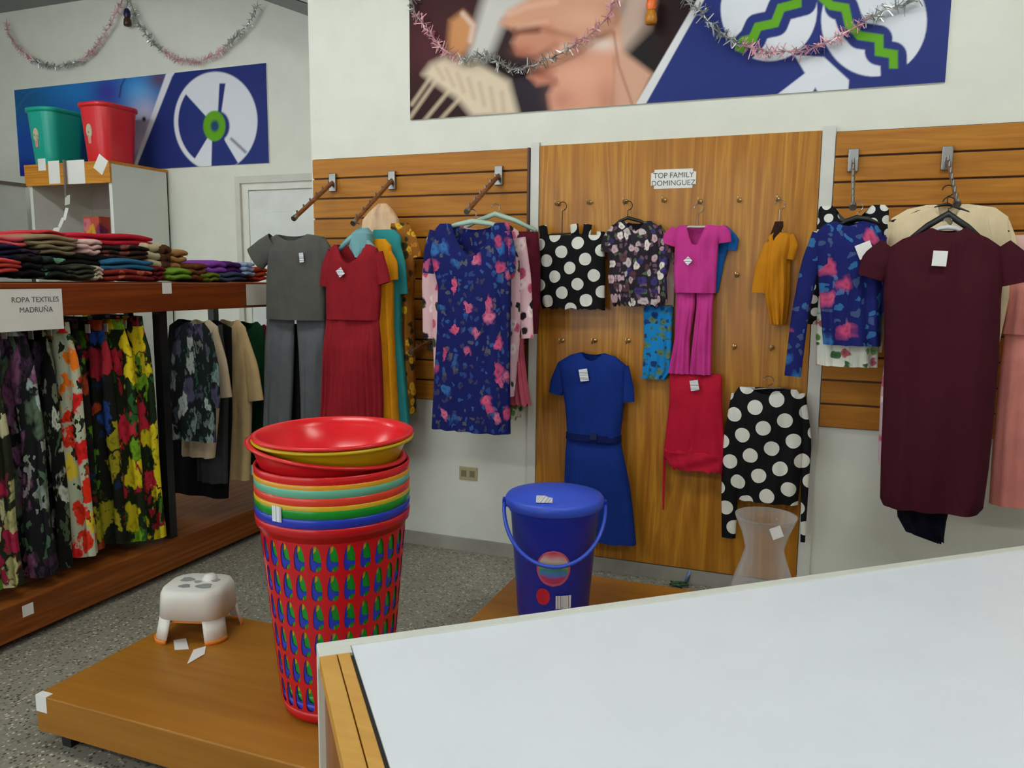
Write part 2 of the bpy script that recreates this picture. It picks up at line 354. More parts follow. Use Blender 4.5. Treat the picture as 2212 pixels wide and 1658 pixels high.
for z0, z1 in ((0.25, 0.95), (1.1, dz-.26)):
    obj('door_panel', MB().box(dx0+.24, dx0+.86, YB-.045, YB-.034, z0, z1), DOORM, dr, bevel=0.008)
obj('door_handle', MB().tube([(dx0+.19, YB-.035, 1.02), (dx0+.19, YB-.09, 1.02), (dx0+.30, YB-.09, 1.02)], 0.01), CHROME, dr)

# ------------------------------------------------------------------ posters
def sd_poly(X, Y, poly):
    d = np.full(X.shape, 1e9); ins = np.zeros(X.shape, bool); n = len(poly)
    for i in range(n):
        ax, ay = poly[i]; bx, by = poly[(i+1) % n]; ex, ey = bx-ax, by-ay
        t = np.clip(((X-ax)*ex+(Y-ay)*ey)/(ex*ex+ey*ey+1e-9), 0, 1)
        d = np.minimum(d, np.hypot(X-ax-t*ex, Y-ay-t*ey))
        c = (ay > Y) != (by > Y)
        with np.errstate(divide='ignore', invalid='ignore'):
            ins ^= c & (X < ex*(Y-ay)/(ey if ey else 1e-9)+ax)
    return np.where(ins, d, -d)
def sd_line(X, Y, pts, w):
    d = np.full(X.shape, 1e9)
    for (ax, ay), (bx, by) in zip(pts, pts[1:]):
        ex, ey = bx-ax, by-ay; t = np.clip(((X-ax)*ex+(Y-ay)*ey)/(ex*ex+ey*ey+1e-9), 0, 1)
        d = np.minimum(d, np.hypot(X-ax-t*ex, Y-ay-t*ey))
    return w/2-d
def sd_mitre(X, Y, pts, w):
    P = [np.array(p, float) for p in pts]; Lf, Rt = [], []
    for i, p in enumerate(P):
        d0 = P[i]-P[i-1] if i else P[1]-P[0]; d1 = P[i+1]-P[i] if i < len(P)-1 else P[i]-P[i-1]
        n0 = np.array([-d0[1], d0[0]])/np.linalg.norm(d0); n1 = np.array([-d1[1], d1[0]])/np.linalg.norm(d1)
        m = n0+n1; m = m/max(m@m, .5)*2*(w/2); Lf.append(tuple(p+m)); Rt.append(tuple(p-m))
    return sd_poly(X, Y, Lf+Rt[::-1])
def sd_ell(X, Y, cx, cy, rx, ry): return (1-np.hypot((X-cx)/rx, (Y-cy)/ry))*min(rx, ry)
class Paint:
    def __init__(s, X, Y, c): s.X, s.Y = X, Y; s.C = np.empty(X.shape+(3,)); s.C[:] = lin(c)[:3]
    def put(s, sd, c, soft=1.5, op=1.0):
        a = np.clip(sd/soft*0.5+0.5, 0, 1)[..., None]*op; s.C = s.C*(1-a)+np.array(lin(c)[:3])*a
    def blob(s, cx, cy, rx, ry, c, op=1.0):
        a = (np.exp(-(((s.X-cx)/rx)**2+((s.Y-cy)/ry)**2))*op)[..., None]; s.C = s.C*(1-a)+np.array(lin(c)[:3])*a
def poster(name, label, x0, x1, z0, z1, Y, painter, step):
    t = thing(name, label, 'poster', ((x0+x1)/2, Y, z0))
    obj('backing', MB().box(x0, x1, Y-0.010, Y-0.0005, z0, z1), PAPER, t)
    nx, nz = int((x1-x0)/step)+1, int((z1-z0)/step)+1
    gx, gz = np.meshgrid(np.linspace(x0, x1, nx), np.linspace(z0, z1, nz))
    X, Yp = PROJ(gx, Y-0.011, gz); C = painter(X, Yp)
    mb = MB(); mb.v = [(a, Y-0.011, b) for a, b in zip(gx.ravel(), gz.ravel())]
    mb.f = [(j*nx+i, j*nx+i+1, (j+1)*nx+i+1, (j+1)*nx+i) for j in range(nz-1) for i in range(nx-1)]
    o = obj('print', mb, vcol('poster_print', 0.5), t)
    at = o.data.color_attributes.new('print', 'FLOAT_COLOR', 'POINT')
    at.data.foreach_set('color', np.concatenate([C.reshape(-1, 3), np.ones((nx*nz, 1))], 1).astype(np.float32).ravel())
    return t
NAVY, WHT, GRN = (36, 50, 120), (226, 230, 238), (98, 166, 28)
def paint_right(X, Y):
    p = Paint(X, Y, (40, 18, 18))
    p.blob(930, 90, 60, 90, (84, 34, 42), .9); p.blob(1010, 30, 70, 60, (60, 20, 24), .8); p.blob(1150, 200, 60, 60, (36, 30, 44), .9); p.blob(1380, 120, 50, 80, (22, 22, 22), .9)
    p.put(sd_poly(X, Y, [(1062, -60), (1290, -60), (1180, 6), (1090, 45), (1060, 120), (1015, 165), (1010, 110)]), (206, 204, 198), 14)
    p.put(sd_poly(X, Y, [(1290, -60), (1420, -60), (1400, 60), (1350, 110), (1290, 60)]), (196, 170, 156), 16)
    p.put(sd_poly(X, Y, [(966, 110), (972, 45), (1000, 24), (1026, 50), (1018, 92), (990, 135)]), (204, 142, 92), 9)
    p.put(sd_line(X, Y, [(1000, 30), (1022, 55), (1016, 88)], 9), (220, 196, 180), 5)
    p.put(sd_poly(X, Y, [(1078, 52), (1098, 22), (1150, -8), (1300, -20), (1340, 30), (1345, 120), (1200, 125), (1180, 70), (1112, 66)]), (214, 158, 128), 8)
    p.put(sd_poly(X, Y, [(1106, 92), (1128, 50), (1180, 40), (1220, 90), (1160, 122), (1118, 116)]), (204, 140, 112), 9)
    p.put(sd_line(X, Y, [(1118, 66), (1160, 64)], 12), (70, 30, 22), 8)
    p.put(sd_poly(X, Y, [(1330, 60), (1345, 110), (1410, 160), (1372, 240), (1320, 240)]), (214, 166, 140), 8)
    p.put(sd_poly(X, Y, [(1142, 165), (1160, 130), (1215, 86), (1300, 80), (1328, 112), (1330, 170), (1322, 245), (1190, 245), (1184, 205), (1200, 172)]), (222, 160, 132), 9)
    p.put(sd_poly(X, Y, [(1142, 165), (1160, 140), (1200, 150), (1198, 178), (1160, 184)]), (206, 132, 108), 8)
    p.blob(1300, 95, 34, 16, (240, 226, 214), .8); p.blob(1215, 215, 26, 22, (196, 128, 108), .7); p.put(sd_line(X, Y, [(1326, 70), (1336, 140), (1368, 232)], 3), (168, 112, 90), 4)
    for l, w_, c_ in (([(1112, 68), (1170, 62), (1240, 80)], 7, (150, 84, 62)), ([(1150, 128), (1200, 98), (1260, 92), (1320, 70)], 8, (158, 96, 74)), ([(1150, 150), (1186, 168), (1200, 180)], 8, (150, 80, 62)), ([(1100, 30), (1140, 14), (1200, 4)], 5, (232, 190, 164)), ([(1120, 58), (1180, 46)], 6, (232, 186, 160)), ([(1215, 100), (1290, 92)], 6, (240, 204, 184))): p.put(sd_line(X, Y, l, w_), c_, 9, .75)
    p.blob(1130, 110, 22, 12, (170, 96, 76), .7); p.blob(1255, 160, 50, 34, (232, 176, 150), .6); p.blob(1310, 215, 22, 40, (190, 126, 102), .6); p.blob(1270, 40, 50, 24, (228, 178, 150), .6)
    for l in ([(952, 160), (880, 262)], [(975, 190), (915, 262)], [(1000, 205), (948, 262)], [(935, 160), (890, 225)]): p.put(sd_line(X, Y, l, 7), (196, 176, 150), 4)
    p.put(sd_poly(X, Y, [(914, 160), (930, 138), (962, 122), (1030, 132), (1100, 175), (1120, 250), (1020, 252), (990, 215), (940, 180)]), (224, 206, 180), 10)
    for k in range(7): p.put(sd_line(X, Y, [(940+k*24, 140+k*10), (958+k*22, 170+k*14)], 5), (188, 164, 134), 6, .7)
    p.put(sd_poly(X, Y, [(1505, 0), (1370, 231), (1360, 260), (2300, 260), (2300, -500), (1797, -500)]), (226, 228, 230), 1.5)
    p.put(sd_poly(X, Y, [(1521, 0), (1395, 224), (1380, 262), (2300, 262), (2300, -500), (1802, -500)]), NAVY, 1.5)
    for cx, cy, rx, ry, ns, gs in ((1661, 20, 104, 112, [(1800, -150), (1745, -60), (1735, 5), (1700, 14), (1687, 17), (1674, 50), (1637, 58), (1626, 83), (1570, 140)], [(1745, -70), (1722, -60), (1722, 8), (1687, 17), (1674, 50), (1637, 58), (1626, 83), (1606, 88), (1596, 112)]),
                           (1888, 45, 114, 120, [(1800, -40), (1810, 14), (1826, 17), (1838, 54), (1857, 77), (1899, 83), (1897, 112), (1930, 119), (1932, 190)], [(1760, -20), (1795, 12), (1826, 17), (1834, 54), (1857, 77), (1899, 83), (1899, 112), (1930, 117), (1930, 148)])):
        e = sd_ell(X, Y, cx, cy, rx, ry); p.put(e, WHT, 1.5); p.put(np.minimum(sd_line(X, Y, ns, 58), e+6), NAVY, 1.5); p.put(sd_mitre(X, Y, gs, 19), GRN, 1.5)
    p.put(sd_poly(X, Y, [(1716, 119), (1780, 123), (1834, 173), (1832, 200), (1770, 204), (1761, 189), (1751, 206), (1666, 214), (1739, 158)]), WHT, 1.5)
    return p.C
def paint_left(X, Y):
    p = Paint(X, Y, (36, 100, 178))
    p.blob(60, 220, 60, 50, (30, 96, 140), .9); p.blob(80, 300, 70, 40, (30, 74, 170), .9); p.blob(60, 370, 60, 30, (26, 40, 150), 1); p.blob(170, 195, 70, 30, (40, 130, 200), .8)
    p.blob(235, 200, 36, 30, (64, 44, 150), .9); p.blob(300, 195, 34, 34, (70, 160, 226), .95); p.blob(345, 172, 26, 20, (96, 64, 92), .9); p.blob(312, 250, 34, 40, (196, 196, 224), .9); p.blob(305, 310, 30, 40, (206, 186, 210), .9)
    p.put(sd_line(X, Y, [(272, 165), (262, 185), (258, 210)], 3), (30, 50, 110), 2)
    p.put(sd_line(X, Y, [(36, 235), (58, 205), (90, 188)], 3), (60, 110, 160), 3)
    p.put(sd_ell(X, Y, 311, 257, 4, 5), (60, 30, 50), 2)
    p.put(sd_poly(X, Y, [(362, 150), (291, 352), (285, 400), (700, 400), (700, 90), (380, 120)]), (226, 228, 236), 1.5)
    p.put(sd_poly(X, Y, [(384, 148), (372, 165), (299, 350), (285, 392), (700, 400), (700, 90), (400, 120)]), NAVY, 1.5)
    e = sd_ell(X, Y, 466, 262, 90, 107); p.put(e, WHT, 1.5); inn = sd_ell(X, Y, 466, 262, 81, 97)
    c = (464, 272)
    p.put(np.minimum(inn, sd_poly(X, Y, [c, (395, 196), (350, 180), (340, 420), (398, 380)])), NAVY, 1.2)
    p.put(sd_poly(X, Y, [(470, 255), (474, 180), (487, 180), (477, 250)]), NAVY, 1.2)
    p.put(np.minimum(inn+8, sd_poly(X, Y, [(464, 285), (458, 300), (456, 380), (528, 375), (486, 304), (480, 280)])), NAVY, 1.2)
    p.put(sd_line(X, Y, [(500, 300), (530, 328)], 5), (100, 100, 130), 3)
    p.put(sd_ell(X, Y, 472, 272, 24, 32), NAVY, 2); p.put(sd_ell(X, Y, 463, 272, 24, 33), GRN, 1.5); p.put(sd_ell(X, Y, 464, 272, 9, 12), (30, 70, 110), 3)
    return p.C
poster('weaving_poster', 'long wall poster of weaving hands beside two zigzag discs on navy', -2.152, 0.452, 2.408, 3.10, YA, paint_right, 0.0042)
PL = PY(33, 192, YB); PR = PY(583, 352, YB)
poster('disc_poster', 'long wall poster with white and green disc on navy behind the bins', PL[0], PR[0], PR[2], PY(583, 136, YB)[2], YB, paint_left, 0.0052)

# ------------------------------------------------------------------ wooden display panels
SLAT = wood('slat_wood', (198, 138, 46), (158, 98, 26), 'x', 0.42, 0.0, 1.0, 0.6)
EDGE = plain('dark_edge', (74, 40, 20), 0.5)
def slatwall(label, x0, x1, mat):
    z0, z1, n = 0.865, 2.225, 12; h = (z1-z0)/n
    t = thing('slatwall_panel', label, 'wall panel', ((x0+x1)/2, YA, z0))
    obj('backing', MB().box(x0, x1, YA-0.008, YA-0.001, z0, z1), EDGE, t)
    first = None
    for i in range(n):
        if first is None:
            first = obj('slat', MB().box(x0, x1, YA-0.024, YA-0.008, z0+0.004, z0+h-0.004), mat, t, bevel=0.004)
        else: dup(first, (0, 0, i*h))
    return t
t = slatwall('slatted wooden wall panel left of the plywood panel', -2.787, -1.452, SLAT)
obj('edge_strip', MB().box(-1.458, -1.446, YA-0.028, YA-0.001, 0.865, 2.225), EDGE, t)
slatwall('slatted wooden wall panel at the right behind maroon dress', 0.03, 1.40, SLAT)
PLYM = wood('plywood', (198, 140, 46), (152, 94, 22), 'z', 0.4, 0.22, 0.8, 1.0)
pp = thing('plywood_panel', 'tall varnished plywood wall panel with rows of hooks', 'wall panel', (-0.712, YA, 0.08))
obj('board', MB().box(-1.393, -0.033, YA-0.02, YA-0.001, 0.08, 2.232), PLYM, pp, bevel=0.002)
def hook_mesh():
    return MB().tube([(0, 0, 0), (0, -0.028, 0), (0, -0.052, -0.012), (0, -0.062, -0.002), (0, -0.064, 0.016)], 0.0035, 8).lathe([(0.0, 0.0), (0.011, 0.0), (0.011, 0.004), (0.0, 0.004)], n=12)
hm = hook_mesh()
hm.v[:40] = hm.v[:40]
HK = [(1207, 440), (1275, 437), (1352, 435), (1435, 432), (1512, 435), (1597, 432), (1680, 430), (1435, 593), (1592, 593), (1215, 735), (1285, 735), (1358, 735), (1587, 748), (1667, 750)]
first = None
for px, py in HK:
    p = PY(px, py, YA-0.02)
    if first is None:
        m2 = MB(); m2.tube([(0, 0, 0), (0, -0.028, 0), (0, -0.052, -0.012), (0, -0.062, -0.002), (0, -0.064, 0.016)], 0.0035, 8)
        m2.loft([[(r*math.cos(a), y, r*math.sin(a)) for a in np.linspace(0, 2*math.pi, 12, endpoint=False)] for r, y in ((0.0005, -.005), (0.012, -.005), (0.012, 0.0))])
        m2.v = [(v[0]+p[0], v[1]+p[1], v[2]+p[2]) for v in m2.v]; first = obj('hook', m2, BRASS, pp, True); p_first = p
    else: dup(first, (p[0]-p_first[0], 0, p[2]-p_first[2]))
# sign on the plywood panel
a, b = PY(1407, 370, YA-.02), PY(1503, 403, YA-.02); sx, sz = (a[0]+b[0])/2, (PY(1455, 367, YA-.02)[2]+PY(1455, 405, YA-.02)[2])/2; w, h = (b[0]-a[0])/2, 0.046
s = thing('paper_sign', 'small white paper sign with clipped corners on the plywood panel', 'sign', (sx, YA-.02, sz-h))
c = 0.016
obj('sheet', MB().prism([(-w+c, -h), (w-c, -h), (w-c, -h+c*.8), (w, -h+c), (w, h-c), (w-c, h-c*.8), (w-c, h), (-w+c, h), (-w+c, h-c*.8), (-w, h-c), (-w, -h+c), (-w+c, -h+c*.8)], lambda a, b: (sx+a, YA-.0225, sz+b), (0, 0.0015, 0)), PAPER, s)
textmesh('TOP FAMILY', 0.036, INK, 'lettering', s, (sx, YA-.0225, sz+.016), (1, 0, 0), (0, 0, 1), 0.0006)
textmesh('DOMINGUEZ', 0.036, INK, 'lettering', s, (sx, YA-.0225, sz-.021), (1, 0, 0), (0, 0, 1), 0.0006)
# wall socket
p = PY(1012, 1022, YA); s = thing('wall_socket', 'beige double wall socket low on the white wall', 'socket', (p[0], YA, p[2]-.04))
obj('plate', MB().box(p[0]-.055, p[0]+.055, YA-.008, YA-.0005, p[2]-.038, p[2]+.038), plain('socket_beige', (176, 166, 128), 0.5), s, bevel=0.003)
for k in (-.026, .026): obj('outlet', MB().box(p[0]+k-.015, p[0]+k+.015, YA-.011, YA-.008, p[2]-.018, p[2]+.018), plain('socket_dark', (120, 112, 84), 0.5), s)

# ------------------------------------------------------------------ face-out arms on the slatted panels
ARM = wood('arm_wood', (150, 92, 44), (104, 58, 24), 'y', 0.4, 0.2)
def arm(label, wpx, x, tip, n=6, mat=ARM):
    t = thing('faceout_rail', label, 'display rail', (x, YA-.024, wpx))
    y0 = YA-.024
    obj('bracket', MB().box(x-.022, x+.022, y0-.02, y0, wpx-.055, wpx+.045), CHROME, t, bevel=0.003)
    obj('bar', MB().tube([(x, y0-.015, wpx-.005), (x, tip[1], tip[2])], 0.012 if mat is ARM else 0.008, 8), mat, t)
    for i in range(n):
        f = (i+0.6)/n; q = np.array([x, y0-.015, wpx-.005])*(1-f)+np.array([x, tip[1], tip[2]])*f
        obj('peg', MB().tube([q, q+np.array([0, -0.004, 0.026])], 0.0045, 6), CHROME, t)
    obj('end_cap', MB().tube([(x, tip[1]+.006, tip[2]+.004), (x, tip[1]-.012, tip[2]-.007)], 0.015, 10), CHROME, t)
    return t
arm('slanting brown display arm nearest the door, holding the grey set', 2.092, -2.642, (0, 3.60, 1.863))
arm('slanting brown display arm holding the red dress', 2.091, -2.255, (0, 3.57, 1.830))
arm('slanting brown display arm holding the navy floral dress', 2.093, -1.614, (0, 3.566, 1.874))
arm('chrome display arm holding the navy floral blouse', 2.096, 0.106, (0, 3.62, 1.86), 7, CHROME)
arm('chrome display arm holding the maroon dress', 2.089, 0.480, (0, 3.58, 1.86), 7, CHROME)
arm('low dark display arm showing between teal and navy dresses', 1.205, -2.02, (0, 3.74, 1.16), 5)

# ------------------------------------------------------------------ garments
def interp_rows(rows, n):
    rows = sorted(rows, key=lambda r: -r[0]); z = np.array([r[0] for r in rows]); zz = np.linspace(z[0], z[-1], n)
    zz = np.unique(np.concatenate([zz, z]))[::-1]
    f = lambda k: np.interp(-zz, -z, np.array([r[k] for r in rows]))
    return zz, f(1), f(2)
def body_mesh(rows, Y, depth=0.045, folds=5, amp=0.012, neck=None, phase=0.0, n=44, m=26, hemwave=0.0, topdepth=0.35):
    """flattened cloth tube through rows (z, xl, xr) hung in the plane Y; neck = (half width, front drop, back drop)"""
    zz, xl, xr = interp_rows(rows, m); z0, z1 = zz[0], zz[-1]; rings = []; cx0 = (xl[0]+xr[0])/2
    for z, a, b in zip(zz, xl, xr):
        v = (z0-z)/(z0-z1+1e-9); c, w = (a+b)/2, max((b-a)/2, 0.004); d = depth*(topdepth+(1-topdepth)*min(1, v*5)); ring = []
        for th in np.linspace(0, 2*math.pi, n, endpoint=False):
            co, si = math.cos(th), math.sin(th)
            x = c+w*math.copysign(abs(co)**0.8, co); y = d*math.copysign(abs(si)**0.75, si)
            u = (x-c)/w
            if folds:
                y += amp*(0.15+v)*math.sin(folds*math.pi*u+phase+0.8*math.sin(3*u+v*2)+(0 if si < 0 else 1.3))*(1-abs(co)**6)
                y += amp*0.4*math.sin(9*v+4*u+phase)*abs(si)
            zn = z
            if neck:
                nw, fd, bd = neck; q = (x-cx0)/nw
                if abs(q) < 1: zn = min(z, z0-(fd if si < 0 else bd)*(1-q*q)*min(1, abs(si)*4))
            if hemwave and v > 0.8: zn -= hemwave*(v-0.8)/0.2*math.sin(folds*math.pi*u+phase)
            ring.append((x, Y+y, zn))
        rings.append(ring)
    return MB().loft(rings)
def tube_sleeve(pts, Y, flat=0.45, n=16, fold=0.08):
    """pts: (x, z, half width) along the sleeve"""
    P = [np.array([p[0], p[1]]) for p in pts]; H = [p[2] for p in pts]; k = 12
    s = np.concatenate([[0], np.cumsum([np.linalg.norm(b-a) for a, b in zip(P, P[1:])])]); ss = np.linspace(0, s[-1], k)
    X = np.interp(ss, s, [p[0] for p in P]); Z = np.interp(ss, s, [p[1] for p in P]); Hh = np.interp(ss, s, H); rings = []
    for i in range(k):
        j0, j1 = max(i-1, 0), min(i+1, k-1); d = np.array([X[j1]-X[j0], Z[j1]-Z[j0]]); d /= np.linalg.norm(d)+1e-9; nrm = np.array([-d[1], d[0]])
        h = Hh[i]; rings.append([(X[i]+nrm[0]*h*math.cos(t), Y+h*flat*math.sin(t)*(1+fold*math.sin(3*t+i)), Z[i]+nrm[1]*h*math.cos(t)) for t in np.linspace(0, 2*math.pi, n, endpoint=False)])
    return MB().loft(rings)
def prow(rows, Y):
    out = []
    for py, a, b in rows:
        A, B = PY(a, py, Y), PY(b, py, Y); out.append(((A[2]+B[2])/2, A[0], B[0]))
    return out
def pslv(pts, Y):
    out = []
    for px, py, h in pts:
        A = PY(px, py, Y); B = PY(px+h, py, Y); out.append((A[0], A[2], abs(B[0]-A[0])))
    return out
def price_tag(t, px, py, Y, w=.035, h=.05, rot=0.0, mat=None):
    p = PY(px, py, Y); ca, sa = math.cos(rot), math.sin(rot)
    return obj('price_tag', MB().obox(p, (w/2*ca, 0, w/2*sa), (0, 0.0008, 0), (-h/2*sa, 0, h/2*ca)), mat or LABELZ, t)
def garment(name, label, cat, Y, mat, bodies, sleeves=(), tags=(), neck=None, depth=.045, folds=5, amp=.012, group=None, hemwave=0.0, phase=None, slv_mat=None, names=None):
    """bodies: list of pixel row lists (first is the top garment); sleeves: pixel paths"""
    r0 = prow(bodies[0], Y); top = r0[0]; t = thing(name, label, cat, ((top[1]+top[2])/2, Y, top[0]), group)
    for k, rws in enumerate(bodies):
        rw = prow(rws, Y); nk = None
        if neck and k == 0: nk = (neck[0]*abs(rw[0][2]-rw[0][1])/2, neck[1], neck[2])
        obj((names[k] if names else 'bodice' if k == 0 else 'trouser_leg'), body_mesh(rw, Y+(0.012 if k else 0), depth*(1 if k == 0 else .8), folds if k == 0 else 3, amp, nk, random.uniform(0, 6) if phase is None else phase, hemwave=hemwave), mat, t, True)
    for sp in sleeves: obj('sleeve', tube_sleeve(pslv(sp, Y), Y-0.002), slv_mat or mat, t, True)
    for tg in tags: price_tag(t, tg[0], tg[1], Y-depth-.014, *tg[2:])
    return t
def hanger(label, top, cpt, L, R, Y, mat, r=.006, bar=None, hookmat=None, group=None):
    """hook top, shoulder centre, left tip, right tip, all as photo pixels in plane Y"""
    T, Cc, Lp, Rp = (PY(p[0], p[1], Y) for p in (top, cpt, L, R))
    t = thing('clothes_hanger', label, 'hanger', tuple(Cc), group)
    h = max(T[2]-Cc[2], 0.03); rr = min(0.022, h*.45)
    pts = [Cc]+[np.array([Cc[0], Y, Cc[2]+(h-2*rr)*f]) for f in (0.4, 1.0)]+[np.array([Cc[0]+rr*math.sin(a), Y, T[2]-rr-rr*math.cos(a)]) for a in np.linspace(0.35, 4.6, 10)]
    obj('hook', MB().tube(pts, 0.0024, 6), hookmat or CHROME, t)
    obj('arms', MB().tube([Lp, (Lp+Cc)/2+np.array([0, 0, .008]), Cc, (Rp+Cc)/2+np.array([0, 0, .008]), Rp], [r*.8, r, r*1.2, r, r*.8], 8, True, 1.0), mat, t, True)
    if bar:
        obj('bar', MB().tube([Lp, Rp], r*.6, 6), mat, t)
    return t
GREY, GREYL = cloth('charcoal_jersey', (84, 84, 80)), cloth('grey_trouser', (92, 95, 98))
g = garment('tunic_trouser_set', 'charcoal grey tunic and trousers hanging by the door', 'outfit', 3.61, GREY,
    [[(506, 598, 668), (512, 585, 700), (540, 583, 704), (600, 578, 705), (690, 578, 703)]],
    [[(592, 522, 18), (572, 540, 22), (552, 560, 24)], [(690, 525, 16), (703, 545, 16), (706, 575, 14)]], [(651, 556, .026, .05, .1)], neck=(.9, .035, .01), amp=.006, folds=3)
for rws in ([(685, 577, 636), (760, 574, 634), (905, 571, 628), (990, 570, 622)], [(685, 640, 703), (760, 648, 702), (905, 652, 701), (990, 652, 700)]):
    obj('trouser_leg', body_mesh(prow(rws, 3.63), 3.63, .035, 3, .008), GREYL, g, True)
garment('gap_filler', 'added black cloth standing in for the dark rack end between the grey legs', 'trousers', 3.72, cloth('filler_black', (14, 14, 16)), [[(700, 600, 690), (800, 596, 690), (960, 590, 688)]], folds=3)  # made-up black cloth, keeps the gap between the grey legs dark
RED = cloth('brick_red_jersey', (140, 28, 38))
g = garment('pleated_dress', 'brick red short sleeved dress with pleated skirt', 'dress', 3.575, RED,
    [[(528, 722, 800), (536, 714, 815), (580, 708, 822), (640, 706, 822), (690, 707, 818)]],
    [[(722, 545, 14), (709, 580, 14), (703, 618, 12)], [(812, 548, 16), (824, 585, 15), (831, 612, 14)]], [(735, 588, .036, .04, .6)], neck=(.8, .10, .01), amp=.006, folds=3)
obj('skirt', body_mesh(prow([(685, 706, 818), (730, 703, 822), (900, 695, 826), (1010, 690, 828)], 3.575), 3.575, .055, 11, .026, n=88), RED, g, True)
MUST = cloth('mustard_jersey', (226, 152, 24))
garment('long_dress', 'mustard yellow long dress behind the red dress', 'dress', 3.675, MUST, [[(516, 780, 832), (530, 775, 845), (600, 790, 848), (700, 800, 848), (908, 800, 860), (940, 800, 862)]],
    [[(826, 535, 14), (842, 570, 17), (846, 605, 15)]], folds=4)
TEAL = cloth('teal_jersey', (48, 140, 142))
garment('long_dress', 'teal green long dress behind the mustard dress', 'dress', 3.745, TEAL, [[(496, 808, 852), (510, 800, 866), (600, 806, 868), (640, 808, 866), (720, 820, 866), (895, 815, 882), (930, 812, 884)]],
    [[(850, 515, 12), (862, 570, 15), (868, 635, 14)]], folds=4)
BRF = floral('brown_floral', (150, 96, 30), [(214, 170, 40), (60, 50, 26), (190, 120, 40)], 22, .8)
garment('printed_dress', 'ochre and brown printed dress, last on the red dress arm', 'dress', 3.82, BRF, [[(482, 835, 882), (495, 828, 892), (560, 830, 896), (640, 838, 892), (890, 845, 896)]], [[(880, 495, 10), (894, 530, 13), (899, 556, 12)]], folds=4)
garment('peach_blouse', 'peach blouse on hanger above the teal dress', 'blouse', 3.84, cloth('peach', (232, 196, 160)), [[(440, 818, 836), (452, 806, 846), (474, 786, 860), (500, 782, 864), (530, 786, 860)]], folds=3, amp=.005)
hanger('pale teal plastic hanger in the red dress neckline', (765, 482), (772, 505), (728, 545), (815, 545), 3.60, plastic('hanger_teal', (120, 172, 176)), .016)
garment('scarf', 'pale teal cloth hanging in the red dress neckline', 'scarf', 3.62, cloth('pale_teal', (120, 170, 176)), [[(492, 775, 795), (505, 762, 804), (535, 758, 803), (556, 772, 792)]], folds=3, amp=.004)
NAVYF = floral('navy_floral', (18, 26, 92), [(206, 84, 122), (184, 70, 110), (196, 90, 126), (50, 100, 160), (206, 110, 140)], 17, .30, [(46, 84, 140), (84, 84, 96), (40, 66, 124), (60, 60, 90)], 34, .85, .16, .9)
PBF = floral('pink_black_floral', (232, 190, 196), [(36, 26, 34), (196, 84, 116), (240, 216, 214), (58, 66, 44)], 20, .75, None, 20, .8)
g = garment('floral_dress', 'navy blue floral dress with scoop neck hanging on the middle arm', 'dress', 3.57, NAVYF,
    [[(482, 950, 1100), (500, 935, 1103), (545, 930, 1104), (620, 948, 1103), (720, 945, 1102), (800, 940, 1101), (930, 934, 1102)]],
    [[(942, 500, 14), (930, 545, 14), (926, 590, 12)], [(1093, 500, 12), (1101, 540, 13), (1104, 590, 11)]], neck=(.62, .16, .03), depth=.05, folds=5, amp=.014)
garment('floral_blouse', 'pink and black floral long sleeved blouse behind the navy dress', 'blouse', 3.67, PBF,
    [[(486, 962, 1100), (500, 940, 1120), (560, 932, 1130), (700, 936, 1126), (850, 940, 1110)]],
    [[(940, 515, 18), (928, 600, 16), (926, 730, 12)], [(1118, 515, 18), (1132, 600, 16), (1140, 730, 13)]], neck=(.5, .05, .02))
garment('flared_dress', 'rose pink flared dress peeking out right of the navy dress', 'dress', 3.76, cloth('rose', (206, 96, 116)), [[(560, 1080, 1126), (700, 1086, 1128), (760, 1092, 1130), (840, 1093, 1140), (872, 1092, 1146)]], folds=6, amp=.012, hemwave=.01)
garment('maroon_shirt', 'dark maroon top half hidden left of the spotted shorts set', 'top', 3.86, cloth('maroon_dark', (96, 26, 44)), [[(500, 1120, 1162), (560, 1124, 1166), (650, 1130, 1166), (720, 1126, 1160)]], folds=3)
garment('leafy_slip', 'green sprigged cloth hem below the rose dress', 'skirt', 3.82, floral('green_sprig', (226, 226, 210), [(70, 140, 60), (110, 160, 80)], 26, .7), [[(800, 1096, 1128), (880, 1098, 1130), (902, 1100, 1122)]], folds=3, hemwave=.01)
PGRN = plastic('hanger_green', (168, 196, 178), .4)
hanger('pale green hanger showing above the navy floral dress', (1020, 452), (1020, 478), (950, 500), (1098, 495), 3.585, PGRN, .012)
hanger('pale green hanger behind, reaching towards the spotted top', (1062, 440), (1070, 462), (990, 500), (1158, 498), 3.72, PGRN, .012)
POLK = polka('polka_shorts', .092, .34, .5)
g = garment('spotted_camisole', 'black cropped top with big white spots on the leftmost hook', 'top', 3.918, POLK,
    [[(508, 1166, 1304), (530, 1163, 1306), (600, 1162, 1307), (630, 1163, 1306), (666, 1172, 1307)]], depth=.04, folds=5, amp=.012, hemwave=.006)
for q in ((1172, 487, 1176, 512), (1240, 484, 1243, 512), (1270, 484, 1266, 512), (1298, 500, 1297, 514)):
    obj('shoulder_strap', tube_sleeve(pslv([(q[0], q[1], 9), (q[2], q[3], 9)], 3.925), 3.925), POLK, g, True)
hanger('dark wire hanger holding the spotted cropped top', (1212, 436), (1214, 505), (1172, 512), (1262, 508), 3.93, BLACK, .004, hookmat=BLACK)
RUF = floral('ruffle_floral', (40, 34, 44), [(190, 176, 176), (62, 52, 110), (200, 170, 176), (90, 60, 66), (226, 216, 206)], 26, .85, [(80, 100, 70), (110, 80, 100)], 40, .8)
